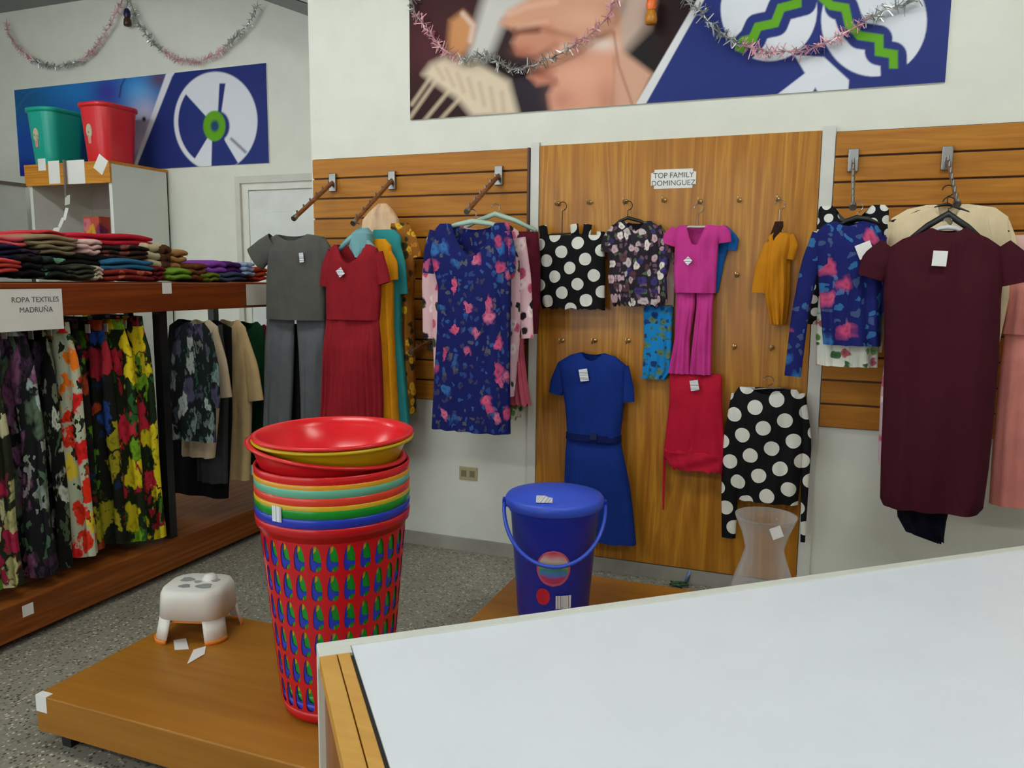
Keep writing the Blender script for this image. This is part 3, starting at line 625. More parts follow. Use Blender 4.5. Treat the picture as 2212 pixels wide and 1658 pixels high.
garment('ruffled_blouse', 'dark multicoloured floral ruffled blouse on the third hook', 'blouse', 3.905, RUF,
    [[(478, 1338, 1408), (492, 1322, 1428), (530, 1312, 1440), (570, 1318, 1446), (600, 1314, 1440), (650, 1322, 1442), (658, 1326, 1430)]],
    [[(1335, 492, 14), (1318, 520, 18), (1312, 545, 16)], [(1415, 492, 14), (1434, 525, 16), (1442, 560, 15)]], neck=(.6, .05, .01), folds=8, amp=.02, hemwave=.012)
hanger('black hanger rising from the ruffled floral blouse', (1352, 434), (1356, 470), (1322, 492), (1410, 492), 3.92, BLACK, .008, hookmat=BLACK)
MAG = cloth('magenta_jersey', (196, 58, 140))
g = garment('child_outfit', 'magenta pink child top and flared trousers on the middle hook', 'outfit', 3.90, MAG,
    [[(486, 1468, 1540), (490, 1462, 1560), (530, 1458, 1552), (590, 1456, 1548), (632, 1458, 1546)]],
    [[(1462, 495, 12), (1448, 515, 18), (1443, 528, 17)], [(1554, 492, 12), (1564, 505, 15), (1566, 524, 14)]], [(1486, 563, .03, .03, .78)], neck=(.55, .10, .01), depth=.035, folds=3, amp=.008)
for rws in ([(625, 1462, 1503), (660, 1461, 1502), (730, 1458, 1490), (806, 1444, 1490)], [(625, 1504, 1543), (660, 1505, 1541), (740, 1496, 1538), (808, 1489, 1537)]):
    obj('trouser_leg', body_mesh(prow(rws, 3.91), 3.91, .028, 4, .01), MAG, g, True)
hanger('clear plastic hanger above the magenta outfit', (1508, 440), (1508, 490), (1470, 496), (1545, 496), 3.90, plastic('hanger_clear', (196, 196, 192)), .005)
BLUEK = cloth('royal_blue_child', (24, 92, 164))
garment('child_shirt', 'blue child top tucked behind the magenta outfit', 'top', 3.955, BLUEK, [[(488, 1500, 1570), (500, 1500, 1582), (560, 1505, 1566), (630, 1505, 1552)]], [[(1570, 500, 10), (1582, 520, 14), (1580, 540, 12)]], folds=3, depth=.016, amp=.006)
BLF = floral('cyan_floral', (22, 132, 200), [(24, 60, 120), (90, 120, 90), (20, 90, 160)], 24, .45, [(40, 70, 110), (70, 110, 80)], 40)
garment('child_vest', 'bright blue printed child top hanging left of the magenta trousers', 'top', 3.95, BLF, [[(658, 1394, 1452), (668, 1390, 1454), (740, 1392, 1452), (800, 1388, 1450), (818, 1386, 1436)]], folds=4, depth=.018, amp=.008)
garment('cream_vest', 'small peach and cream cloth between ruffled blouse and magenta outfit', 'top', 3.965, floral('cream_floral', (226, 196, 180), [(190, 110, 110), (236, 220, 200)], 24, .5), [[(545, 1412, 1458), (600, 1412, 1458), (662, 1416, 1456)]], folds=3, depth=.010, amp=.004)
MUS2 = cloth('ochre_cloth', (196, 128, 24))
g = garment('child_outfit', 'ochre yellow child outfit hanging sideways on the right hook', 'outfit', 3.92, MUS2,
    [[(502, 1668, 1698), (510, 1660, 1712), (560, 1655, 1700), (640, 1652, 1700), (700, 1664, 1694)]],
    [[(1664, 525, 12), (1646, 580, 16), (1640, 632, 17)], [(1705, 508, 10), (1714, 530, 10), (1706, 560, 9)]], depth=.03, folds=4, amp=.012)
obj('trouser_leg', tube_sleeve(pslv([(1690, 560, 18), (1688, 640, 18), (1684, 702, 14)], 3.94), 3.94), MUS2, g, True)
garment('cloth_loop', 'dark brown cloth loop on top of the ochre outfit', 'hanger', 3.92, cloth('dark_brown', (50, 30, 18)), [[(478, 1674, 1692), (490, 1670, 1692), (520, 1658, 1676)]], folds=0, depth=.012)
hanger('thin wire hanger holding the ochre child outfit', (1680, 432), (1682, 500), (1668, 508), (1700, 506), 3.93, CHROME, .003)
ROY = cloth('royal_blue', (20, 48, 128))
g = garment('belted_dress', 'royal blue short sleeved belted dress at the foot of plywood panel', 'dress', 3.910, ROY,
    [[(762, 1252, 1308), (768, 1232, 1330), (785, 1206, 1352), (820, 1212, 1352), (880, 1222, 1346), (940, 1226, 1340)]],
    [[(1220, 790, 16), (1206, 825, 17), (1201, 850, 15)], [(1345, 792, 14), (1355, 840, 15), (1358, 868, 13)]], [(1261, 810, .045, .062, .2)], neck=(.8, .04, .01), depth=.05, folds=2, amp=.006)
obj('skirt', body_mesh(prow([(945, 1224, 1340), (985, 1222, 1348), (1040, 1220, 1360), (1100, 1222, 1368), (1166, 1226, 1374)], 3.910), 3.910, .055, 4, .008), ROY, g, True)
bl = body_mesh(prow([(936, 1224, 1342), (950, 1223, 1342)], 3.910), 3.910, .055, 0, 0, topdepth=1.0, m=4)
bl = obj('belt', bl, cloth('navy_belt', (16, 30, 86)), g, True)
q = PY(1282, 943, 3.910-.062); obj('buckle', MB().box(q[0]-.018, q[0]+.018, q[1]-.003, q[1]+.003, q[2]-.016, q[2]+.016), plastic('buckle_navy', (22, 34, 80)), bl)
CRIM = cloth('crimson', (182, 24, 52))
g = garment('romper', 'crimson red child romper with ruffled hem and hanging ties', 'romper', 3.92, CRIM,
    [[(806, 1448, 1558), (815, 1446, 1560), (870, 1446, 1560), (960, 1436, 1566), (976, 1434, 1568)]], [], [(1500, 832, .04, .05, .2)], depth=.035, folds=3, amp=.006)
obj('ruffle', body_mesh(prow([(968, 1434, 1566), (990, 1434, 1566), (1014, 1450, 1562)], 3.92), 3.92, .042, 9, .012, hemwave=.01), CRIM, g, True)
for a in ([(1436, 985, 3), (1434, 1040, 3), (1433, 1100, 2)], [(1560, 990, 4), (1562, 1020, 4), (1560, 1050, 3)]): obj('tie', tube_sleeve(pslv(a, 3.95), 3.95), CRIM, g, True)
POL2 = polka('polka_blouse', .104, .335, .42)
g = garment('spotted_blouse', 'black long sleeved blouse with big white spots low on the panel', 'blouse', 3.912, POL2,
    [[(838, 1596, 1722), (850, 1588, 1730), (900, 1582, 1736), (980, 1584, 1734), (1082, 1592, 1724)]],
    [[(1594, 850, 14), (1580, 950, 18), (1576, 1060, 18), (1574, 1160, 15)], [(1728, 850, 12), (1742, 950, 12), (1738, 1060, 8), (1734, 1170, 5)]], neck=(.6, .03, .0), depth=.045, folds=4, amp=.010)
hanger('thin grey hanger in the spotted long sleeved blouse', (1660, 812), (1660, 838), (1600, 850), (1722, 845), 3.925, CHROME, .004)
# garments of the right slatted panel
NAVYS = floral('navy_floral_blouse', (20, 28, 96), [(206, 84, 122), (190, 70, 110), (50, 110, 170)], 13, .38, [(46, 100, 150), (60, 80, 120)], 30, .85, .16, .9)
g = garment('floral_blouse', 'navy floral long sleeved blouse left of the maroon dress', 'blouse', 3.63, NAVYS,
    [[(478, 1800, 1868), (484, 1780, 1892), (500, 1765, 1905), (560, 1765, 1906), (640, 1770, 1904), (745, 1778, 1902)]],
    [[(1774, 505, 20), (1750, 570, 20), (1728, 680, 19), (1712, 812, 18)], [(1900, 510, 14), (1908, 580, 14), (1906, 680, 12)]], [(1868, 540, .06, .06, .4, PAPER)], neck=(.75, .02, .01), depth=.05, folds=4)
POL3 = polka('polka_behind', .055, .34, .2)
garment('spotted_camisole', 'black and white spotted top behind the navy floral blouse', 'top', 3.72, POL3, [[(444, 1772, 1912), (452, 1768, 1920), (500, 1764, 1920), (580, 1766, 1912), (690, 1745, 1900)]], [[(1766, 500, 10), (1756, 600, 14), (1750, 700, 14)]], neck=(.55, .10, .06), folds=5)
WGF = floral('white_green_floral', (222, 224, 210), [(82, 130, 56), (60, 100, 60), (176, 90, 100), (120, 160, 90)], 24, .55)
garment('floral_skirt', 'white and green floral skirt hem below the navy floral blouse', 'skirt', 3.69, WGF, [[(640, 1768, 1898), (720, 1762, 1898), (790, 1762, 1896)]], folds=5)
hanger('black hanger in the navy floral blouse', (1850, 436), (1850, 470), (1806, 492), (1898, 484), 3.63, BLACK, .01)
MAR = cloth('maroon_jersey', (64, 18, 30), .05)
g = garment('long_dress', 'long dark maroon short sleeved dress with high neck', 'dress', 3.55, MAR,
    [[(492, 2008, 2092), (500, 1995, 2100), (515, 1950, 2135), (540, 1912, 2172), (640, 1908, 2162), (760, 1910, 2158), (900, 1906, 2146), (1000, 1902, 2136), (1085, 1900, 2124), (1098, 1906, 2112)]],
    [[(1925, 535, 30), (1895, 565, 36), (1880, 600, 30)], [(2158, 535, 30), (2188, 572, 42), (2196, 612, 44)]], [(2030, 558, .05, .058, -.05, PAPER)], neck=(.85, .02, .01), depth=.075, folds=3, amp=.012)
CREAM = cloth('cream_knit', (226, 206, 168))
garment('cream_blouse', 'cream long sleeved blouse behind the maroon dress', 'blouse', 3.72, CREAM,
    [[(442, 2000, 2096), (450, 1960, 2150), (470, 1925, 2178), (520, 1915, 2186), (640, 1910, 2180), (780, 1912, 2150)]],
    [[(1925, 480, 20), (1912, 580, 18), (1892, 760, 13)], [(2165, 480, 16), (2180, 520, 16), (2182, 580, 14)]], neck=(.5, .09, .01))
garment('navy_skirt', 'dark navy cloth hanging below the maroon dress hem', 'skirt', 3.64, cloth('ink_navy', (16, 18, 34)), [[(900, 1930, 2090), (1060, 1934, 2060), (1120, 1938, 2044), (1150, 1955, 2040), (1166, 2018, 2038)]], folds=3)
g = garment('floral_dress', 'pink and blue floral sliver left of the maroon dress', 'dress', 3.66, floral('pale_pink_floral', (206, 176, 186), [(80, 120, 170), (190, 90, 120), (226, 210, 214)], 20, .7), [[(700, 1920, 2040), (850, 1902, 2040), (1000, 1896, 2040), (1010, 1900, 2040)]], folds=3)
hanger('black hanger with wide shoulders in the maroon dress', (2052, 425), (2048, 462), (1962, 520), (2132, 528), 3.56, BLACK, .013, hookmat=BLACK)
hanger('white inner hanger in the maroon dress collar', (2046, 470), (2046, 490), (2010, 505), (2086, 505), 3.545, plastic('hanger_white', (206, 206, 206)), .009)
hanger('black wire hanger behind the cream blouse', (2040, 400), (2046, 440), (1925, 478), (2180, 500), 3.705, BLACK, .005, bar=True, hookmat=BLACK)
PKC = cloth('coral_pink', (214, 134, 124))
g = garment('coral_dress', 'coral pink two piece dress at the right edge beside maroon dress', 'dress', 3.74, PKC,
    [[(600, 2190, 2262), (612, 2178, 2280), (650, 2172, 2290), (700, 2168, 2290), (722, 2164, 2292)]], [[(2176, 625, 18), (2160, 660, 20), (2156, 690, 18)]], neck=(.7, .05, .01), depth=.04)
obj('skirt', body_mesh(prow([(705, 2172, 2286), (800, 2160, 2296), (1000, 2142, 2312), (1094, 2136, 2318)], 3.75), 3.75, .055, 6, .012), PKC, g, True)
garment('pale_shirt', 'pale pink top at the right edge behind the maroon shoulder', 'top', 3.80, cloth('pale_pink', (226, 186, 180)), [[(508, 2180, 2230), (520, 2176, 2250), (600, 2180, 2255), (660, 2186, 2255)]], folds=3)

# ------------------------------------------------------------------ clothes rack on the left
RXF, RYA, RYB = -3.06, 1.25, 4.35
RACKW = wood('rack_wood', (138, 62, 14), (104, 42, 6), 'y', 0.5, 0.0, 0.7)
RACKB = wood('rack_base_wood', (150, 84, 30), (108, 54, 14), 'y', 0.5, 0.0, 0.7)
rk = thing('clothes_rack', 'long brown wooden clothes rack with shelf, black posts and plinth', 'clothes rack', (-3.45, 2.8, 0))
obj('shelf', MB().box(-3.88, RXF-.02, RYA, RYB, 1.478, 1.505), RACKW, rk)
obj('fascia', MB().box(RXF-.02, RXF, RYA, RYB, 1.372, 1.512), RACKW, rk, bevel=.002)
obj('end_board', MB().box(-3.88, RXF-.02, RYB-.02, RYB, 1.372, 1.512), RACKW, rk)
obj('rear_board', MB().box(-3.90, -3.88, RYA, RYB, 1.372, 1.512), RACKW, rk)
for y in (1.32, 3.11, 4.30):
    for x in (-3.12, -3.84): obj('post', MB().box(x-.024, x+.024, y-.024, y+.024, .185, 1.478), BLACK, rk)
obj('plinth', MB().box(-3.95, RXF, RYA, RYB, .035, .185), RACKB, rk, bevel=.003)
for y in (1.45, 2.8, 4.15): obj('foot', MB().box(-3.8, -3.2, y-.04, y+.04, 0, .035), BLACK, rk)
obj('rail', MB().tube([(-3.45, RYA+.02, 1.42), (-3.45, RYB-.02, 1.42)], .013, 10), CHROME, rk)
# paper signs and stickers on the fascia
def fascia_paper(label, y0, y1, z0, z1, lines=(), name='paper_sign', skew=0.0, gap=.06):
    t = thing(name, label, 'sign', (RXF, (y0+y1)/2, z0))
    obj('sheet', MB().prism([(y0, z0), (y1, z0-skew), (y1, z1-skew), (y0, z1)], lambda a, b: (RXF+.0025, a, b), (-.0015, 0, 0)), PAPER, t)
    n = len(lines)
    for k, (tx, sz) in enumerate(lines): textmesh(tx, sz, INK, 'lettering', t, (RXF+.0025, (y0+y1)/2+.045, (z0+z1)/2+((n-1)/2-k)*gap+.02), (0, 1, 0), (0, 0, 1), .0006)
    return t
a = PX(133, 640, RXF); fascia_paper('white paper sign with two text lines on the rack shelf edge', a[1]-.34, a[1], 1.318, 1.490, [('ROPA TEXTILES', .031), ('MADRUÑA', .031)], gap=.042)
a = PX(532, 640, RXF); fascia_paper('white paper sign on the rack shelf edge near the door', a[1], a[1]+.22, 1.385, 1.505)
a = PX(360, 622, RXF); fascia_paper('small cream sticker on the rack shelf edge', a[1]-.03, a[1]+.03, a[2]-.028, a[2]+.028, name='price_sticker')
a = PX(57, 1272, RXF); t = thing('price_sticker', 'small white sticker on the rack plinth', 'sticker', (RXF, a[1], .1)); obj('sheet', MB().box(RXF, RXF+.0015, a[1]-.025, a[1]+.025, .115, .165), PAPER, t)
# hanging garments: (y, x right edge, width, top z, hem z, material, label)
F1 = floral('jungle_red', (20, 40, 18), [(176, 24, 52), (196, 40, 60), (120, 170, 40), (40, 80, 130), (90, 140, 40)], 9, .9, [(70, 120, 30), (30, 60, 24), (40, 80, 110)], 15, .75, .05, 1.7, .36)
F2 = floral('cream_rose', (40, 46, 30), [(190, 190, 130), (176, 40, 76), (206, 206, 160), (120, 130, 80)], 12, .8, [(90, 100, 60), (120, 40, 60)], 20, .7, .05, 1.4, .3)
F3 = floral('lilac_mist', (26, 26, 30), [(130, 84, 120), (176, 196, 196), (100, 56, 90), (190, 206, 200), (90, 110, 90)], 10, .86, [(80, 110, 84), (150, 160, 150), (60, 40, 60)], 18, .55, .12, 2.0, .34)
F4 = floral('white_leaf', (14, 15, 14), [(196, 206, 190), (140, 160, 130), (80, 70, 92)], 15, .6, [(70, 90, 60), (110, 120, 100)], 24, .42, .08, 1.8, .28)
F5 = floral('poppy_red', (190, 198, 170), [(222, 44, 20), (236, 120, 24), (214, 30, 30), (230, 200, 60), (222, 50, 24)], 12, .9, [(46, 74, 36), (30, 40, 24)], 17, .75, .06, 1.6, .34)
F6 = floral('jungle_dark', (20, 20, 14), [(76, 128, 28), (160, 36, 50), (32, 62, 130), (150, 144, 28), (150, 56, 28), (24, 30, 18)], 10, .85, [(50, 70, 20), (90, 30, 24), (20, 40, 70)], 16, .75, .06, 1.7, .34)
F7 = floral('lemon_red', (24, 36, 14), [(224, 200, 30), (206, 190, 30), (190, 36, 56), (110, 160, 30), (214, 196, 30)], 11, .85, [(70, 120, 30), (40, 90, 40), (150, 30, 40)], 17, .6, .06, 1.8, .34)
F8 = floral('black_white_leaf', (18, 26, 26), [(160, 170, 166), (110, 130, 126), (70, 66, 90), (150, 156, 150)], 17, .65, [(50, 80, 70), (90, 100, 96)], 26, .5, .08, 1.6, .28)
def rack_skirt(y, xr, w, zt, zb, mat, label, folds=7, amp=.034, flare=1.12):
    t = thing('printed_skirt', label, 'skirt', (xr-w/2, y, zt), 'printed skirts on the left rack')
    c = xr-w/2
    obj('waistband', body_mesh([(zt, c-w*.36, c+w*.36), (zt-.05, c-w*.37, c+w*.37)], y, .03, 3, .004, m=4, topdepth=1), mat, t, True)
    obj('skirt', body_mesh([(zt-.045, c-w*.37, c+w*.37), (zt-.16, c-w*.42, c+w*.43), (zt-.5, c-w*.46, c+w*.47), (zb, c-w*.5*flare, c+w*.5)], y, .042, folds, amp, phase=random.uniform(0, 6), n=64, hemwave=.008), mat, t, True)
    return t
SK = [(2.12, -3.055, .52, 1.33, .27, F1, 'crimson and leaf green printed skirt at the left picture edge'),
      (2.23, -3.075, .50, 1.32, .25, F2, 'cream and rose printed skirt, second from the left edge'),
      (2.38, -3.06, .52, 1.34, .24, F3, 'lilac and pale blue misty printed skirt'),
      (2.50, -3.10, .50, 1.33, .24, F4, 'black skirt with grey white leaf print'),
      (2.59, -3.055, .54, 1.34, .26, F5, 'white skirt with orange red poppies'),
      (2.68, -3.12, .52, 1.33, .25, F6, 'dark jungle print skirt with green and blue patches'),
      (2.79, -3.085, .50, 1.34, .26, F6, 'dark tropical skirt behind the poppy skirt'),
      (2.89, -3.055, .54, 1.34, .24, F7, 'yellow and crimson flowered skirt, second left of the black post'),
      (3.00, -3.05, .54, 1.35, .22, F7, 'yellow and green flowered skirt right beside the black post')]
for s in SK: rack_skirt(*s)
for i, s in enumerate(SK):
    q = thing('clothes_hanger', 'thin black hanger carrying the ' + s[6], 'hanger', (-3.45, s[0], s[3]), 'hangers on the left rack')
    obj('hook', MB().tube([(-3.45, s[0], s[3]-.02), (-3.45, s[0], 1.40)]+[(-3.45+.018*math.sin(a), s[0], 1.420-.018*math.cos(a)) for a in np.linspace(.3, 4.4, 8)], .0025, 6), CHROME, q)
    obj('clip_bar', MB().tube([(-3.32-.3, s[0], s[3]), (-3.18, s[0], s[3])], .006, 6), BLACK, q)
    obj('clip', MB().box(-3.22, -3.19, s[0]-.02, s[0]+.012, s[3]-.025, s[3]+.02), BLACK, q); obj('size_tag', MB().box(-3.21, -3.18, s[0]-.046, s[0]-.043, s[3]-.06, s[3]-.02), PAPER, q)
def rack_shirt(name, label, cat, y, mat, rows, sleeves, tags=()):
    return garment(name, label, cat, y, mat, [rows], sleeves, tags, neck=(.8, .05, .01), depth=.032, folds=3, amp=.010)
rack_shirt('printed_shirt', 'dark leaf printed shirt hanging right of the black post', 'shirt', 3.24, F8, [(696, 402, 440), (712, 380, 452), (800, 370, 462), (950, 365, 465)], [[(448, 720, 10), (462, 800, 12), (466, 880, 10)]])
rack_shirt('beige_tee', 'pale beige shirt with short wide sleeve', 'shirt', 3.36, cloth('pale_beige', (196, 176, 148)), [(690, 420, 452), (704, 400, 470), (800, 396, 478), (985, 394, 462)], [[(458, 712, 12), (474, 780, 16), (484, 858, 18)]])
rack_shirt('dark_trousers', 'dark charcoal trousers between the two beige shirts', 'trousers', 3.44, cloth('dark_charcoal', (52, 54, 54)), [(700, 430, 480), (860, 430, 492), (1040, 430, 490)], [])
rack_shirt('beige_shirt', 'longer tan beige shirt with elbow length sleeve', 'shirt', 3.58, cloth('tan_beige', (186, 160, 116)), [(690, 478, 515), (706, 462, 530), (800, 458, 545), (1032, 460, 538)], [[(520, 716, 12), (540, 790, 17), (552, 865, 18)]])
rack_shirt('green_dress', 'dark green dress at the far end of the rack', 'dress', 3.78, cloth('bottle_green', (16, 60, 34)), [(694, 520, 556), (708, 505, 570), (800, 505, 572), (1000, 505, 575)], [])
rack_shirt('red_dress', 'dark red dress, last on the rack', 'dress', 3.90, cloth('dark_red', (140, 22, 40)), [(700, 540, 572), (716, 530, 584), (900, 530, 588), (1000, 530, 590)], [])
t = rack_shirt('dark_filler', 'added black cloth standing in for the dark rack interior right of the post', 'coat', 3.50, cloth('black_cloth', (10, 10, 11)), [(690, 385, 470), (705, 366, 500), (900, 350, 500), (1066, 350, 492)], [])  # black cloth added to fill in the shade inside the rack
# folded clothes on the rack shelf
def folded(name, label, px0, px1, py0, py1, x, mat, layers=3, tilt=0.0, cat='folded clothes', depth=.26):
    A, B = PX(px0, (py0+py1)/2, x), PX(px1, (py0+py1)/2, x); y0, y1 = A[1], B[1]; z0 = PX((px0+px1)/2, py1, x)[2]; z1 = PX((px0+px1)/2, py0, x)[2]
    z0 = max(z0, 1.506); mb = MB(); h = (z1-z0)/layers; ph = random.uniform(0, 6)
    for L in range(layers):
        rings = []; n = 14; zc, hh = z0+h*(L+.5), h*.56
        ins = random.uniform(0, .012)
        for k in np.linspace(0, 1, 12):
            yy = y0+ins+(y1-y0-2*ins)*k; sag = .005*math.sin(k*7+ph+L)+tilt*(k-.5); e = 1-abs(2*k-1)**10*.3
            rings.append([(x-depth/2+(depth/2)*math.copysign(abs(math.cos(a))**.35, math.cos(a))+.006*math.sin(4*k+ph+L), yy, zc+sag+hh*e*math.copysign(abs(math.sin(a))**.6, math.sin(a))) for a in np.linspace(0, 2*math.pi, n, endpoint=False)])
        mb.loft(rings, True, True, True)
    o = obj(name, mb, mat, None, True); return tag(o, label, cat, 'folded clothes on the rack shelf')
C = lambda n, r, g, b: cloth(n, (r, g, b))
FOLD = [
 (-60, 47, 558, 590, -3.10, C('f_coral', 186, 66, 60), 'coral red folded cloth at the left end of the shelf'),
 (46, 96, 552, 597, -3.11, C('f_black', 16, 14, 16), 'black folded cloth beside the coral one'),
 (96, 150, 556, 600, -3.10, floral('f_dgreen', (20, 28, 22), [(90, 140, 110), (50, 70, 60)], 24, .5), 'black folded cloth with mint green print'),
 (150, 212, 572, 602, -3.10, floral('f_olive', (52, 56, 44), [(110, 110, 90), (30, 34, 26)], 26, .6), 'olive grey patterned folded cloth'),
 (205, 226, 576, 604, -3.09, C('f_cream', 176, 164, 140), 'narrow cream folded cloth'),
 (226, 332, 582, 606, -3.10, floral('f_rust', (122, 36, 30), [(176, 90, 60), (100, 24, 30)], 20, .5), 'rust red folded cloth'),
 (232, 334, 560, 583, -3.11, C('f_blue', 40, 96, 130), 'teal blue folded cloth above the rust one'),
 (334, 358, 576, 606, -3.11, C('f_maroon', 92, 24, 28), 'narrow maroon folded cloth'),
 (366, 414, 580, 604, -3.10, C('f_lime', 104, 140, 40), 'lime green folded cloth'),
 (414, 450, 570, 606, -3.12, C('f_brown', 100, 56, 26), 'chestnut brown folded cloth'),
 (446, 476, 590, 608, -3.09, C('f_olive2', 92, 104, 28), 'small olive green folded cloth'),
 (452, 492, 564, 590, -3.12, C('f_purple', 126, 62, 160), 'bright purple folded cloth'),
 (490, 524, 566, 590, -3.13, C('f_dpurple', 72, 30, 92), 'dark purple folded cloth'),
 (476, 534, 588, 608, -3.10, C('f_slate', 58, 66, 92), 'slate blue folded cloth'),
 (530, 553, 568, 596, -3.10, C('f_pale', 150, 168, 206), 'pale blue folded cloth'),
 (545, 580, 578, 607, -3.11, C('f_orange', 176, 60, 28), 'orange red folded cloth near the grey outfit'),
 (-60, 50, 528, 558, -3.16, C('f_navy', 20, 16, 46), 'dark navy folded cloth above the coral one'),
 (50, 94, 540, 556, -3.15, C('f_plum', 40, 28, 42), 'dark plum folded cloth'),
 (66, 168, 508, 530, -3.18, C('f_khaki', 132, 114, 86), 'khaki folded cloth on top of the left pile'),
 (86, 168, 530, 550, -3.16, C('f_khaki2', 110, 98, 72), 'darker khaki folded cloth under the top one'),
 (112, 238, 548, 574, -3.17, C('f_black2', 18, 18, 18), 'long black folded cloth in the middle of the pile'),
 (184, 222, 518, 550, -3.15, C('f_blush', 206, 170, 164), 'blush white crumpled cloth'),
 (238, 322, 530, 562, -3.18, floral('f_dfloral', (50, 30, 24), [(120, 60, 50), (70, 80, 30), (30, 20, 20)], 22, .6), 'dark floral folded cloth under the red one'),
 (316, 362, 526, 578, -3.20, C('f_ivory', 196, 184, 150), 'ivory folded cloth standing against the cabinet'),
 (368, 408, 540, 582, -3.20, C('f_tan', 158, 116, 70), 'tan folded cloth above the lime one'),
 (356, 370, 530, 582, -3.17, C('f_dkbrown', 74, 44, 26), 'thin dark brown folded cloth'),
 (-60, 64, 508, 530, -3.22, C('f_pink', 206, 84, 92), 'rose pink folded cloth topping the left end'),
 (70, 142, 498, 512, -3.28, C('f_red', 186, 50, 56), 'flat red cloth behind the khaki one'),
 (178, 332, 505, 530, -3.24, C('f_crimson', 178, 28, 46), 'wide crimson red folded cloth on the top'),
]
for f in FOLD: folded('folded_garment', f[6], *f[:5], f[5], 3 if f[3]-f[2] > 26 else 2)

# ------------------------------------------------------------------ cabinet with bins in the recess
CABW = plain('cabinet_white', (220, 222, 214), 0.45, var=.015); CABG = plain('cabinet_grey', (196, 198, 188), 0.5)
ORG = wood('cabinet_top_wood', (218, 150, 50), (184, 116, 30), 'x', .4, .2)
cz = 2.36; cxr, cxl = -4.775, -5.60; cy0, cy1 = 4.38, YB-.01
cb = thing('shelf_cabinet', 'tall white open cabinet with orange wooden top board', 'cabinet', ((cxl+cxr)/2, 4.65, 0))
obj('side_panel', MB().box(cxr-.03, cxr, cy0, cy1, 0, cz-.02), CABW, cb); obj('side_panel', MB().box(cxl, cxl+.03, cy0, cy1, 0, cz-.02), CABW, cb)
obj('back_panel', MB().box(cxl, cxr, cy1-.012, cy1-.002, .05, cz-.02), plain('cabinet_back', (178, 166, 156), .6), cb)
obj('top_board', MB().box(cxl-.02, cxr+.004, cy0-.02, cy1, cz-.02, cz), ORG, cb); obj('header_board', MB().box(cxl-.02, cxr+.004, cy0-.02, cy0, cz-.155, cz-.02), ORG, cb, bevel=.003)
for z in (.06, .6, 1.15, 1.62): obj('shelf', MB().box(cxl+.03, cxr-.03, cy0+.01, cy1-.012, z, z+.02), CABW, cb)
def front_paper(label, a, b, name='paper_notice', rot=0.0):
    A, B = PY(a[0], a[1], cy0-.02), PY(b[0], b[1], cy0-.02); c = (A+B)/2; w, h = abs(B[0]-A[0])/2, abs(B[2]-A[2])/2
    o = obj(name, MB().obox((c[0], cy0-.0215, c[2]), (w*math.cos(rot), 0, w*math.sin(rot)), (0, .001, 0), (-h*math.sin(rot), 0, h*math.cos(rot))), PAPER, None); return tag(o, label, 'paper')
front_paper('left white paper on the orange cabinet board', (104, 348), (131, 396)); front_paper('right white paper on the orange cabinet board', (143, 347), (185, 396))
front_paper('small cream paper under the teal bin', (82, 343), (100, 368)); front_paper('tilted cream paper under the red bin', (206, 338), (230, 372), rot=-.6)
# second cabinet further left
c2 = thing('side_cabinet', 'pale grey cabinet at the far left picture edge', 'cabinet', (-6.1, 3.7, 0))
obj('carcass', MB().box(-6.7, -5.62, 3.05, 4.36, .05, 2.20), plain('cabinet_pale', (196, 206, 200), .5), c2); obj('top_board', MB().box(-6.72, -5.61, 3.03, 4.37, 2.20, 2.225), plain('cabinet_edge', (96, 98, 92), .5), c2); obj('plinth', MB().box(-6.68, -5.66, 3.08, 4.33, 0, .05), BLACK, c2)
# bins on the cabinet
def rrect(cx, cy, hx, hy, rad, n=8):
    out = []
    for qx, qy, a0 in ((1, 1, 0), (-1, 1, 90), (-1, -1, 180), (1, -1, 270)):
        for k in range(n):
            a = math.radians(a0+90*k/(n-1)); out.append((cx+qx*(hx-rad)+rad*math.cos(a), cy+qy*(hy-rad)+rad*math.sin(a)))
    return out
def bin_(label, cx, cy, z, col, stick):
    hx, hy, h = .135, .175, .43; t = thing('plastic_bin', label, 'bin', (cx, cy, z)); mat = plastic('bin_'+label.split()[0], col, .3)
    rings = []
    for f, zz in ((.80, 0), (.82, .01), (1.0, h-.035), (1.0, h-.03), (1.07, h-.03), (1.08, h-.004), (1.06, h), (.985, h), (.80, .015)):
        rings.append([(x, y, z+zz) for x, y in rrect(cx, cy, hx*f, hy*f, .085*f)])
    obj('tub', MB().loft(rings, True, True, True), mat, t, True)
    f = .91; y = cy-hy*f-.004
    ov = [(.028*math.cos(a), .05*math.sin(a)) for a in np.linspace(0, 2*math.pi, 20, endpoint=False)]
    obj('sticker', MB().prism(ov, lambda a, b: (cx-.02+a, y-.003+.0*b-.0*a-.04*(b)*.9+.002, z+.23+b), (0, .006, 0)), stick, t)
    obj('sticker_tail', MB().prism([(-.012, -.09), (.012, -.09), (.016, -.045), (-.016, -.045)], lambda a, b: (cx-.02+a, y-.001-.036*b, z+.23+b), (0, .006, 0)), plain('sticker_pink', (214, 150, 140), .4), t)
    return t
STK = floral('sticker_print', (196, 190, 160), [(150, 150, 120), (206, 170, 150)], 40, .5)
a = PY(122, 340, 4.60); bin_('teal green plastic bin on top of the cabinet', a[0]+.02, 4.60, cz, (20, 170, 150), STK)
a = PY(240, 345, 4.60); bin_('red plastic bin on the cabinet, right of the teal one', a[0]-.0, 4.60, cz, (222, 40, 48), STK)
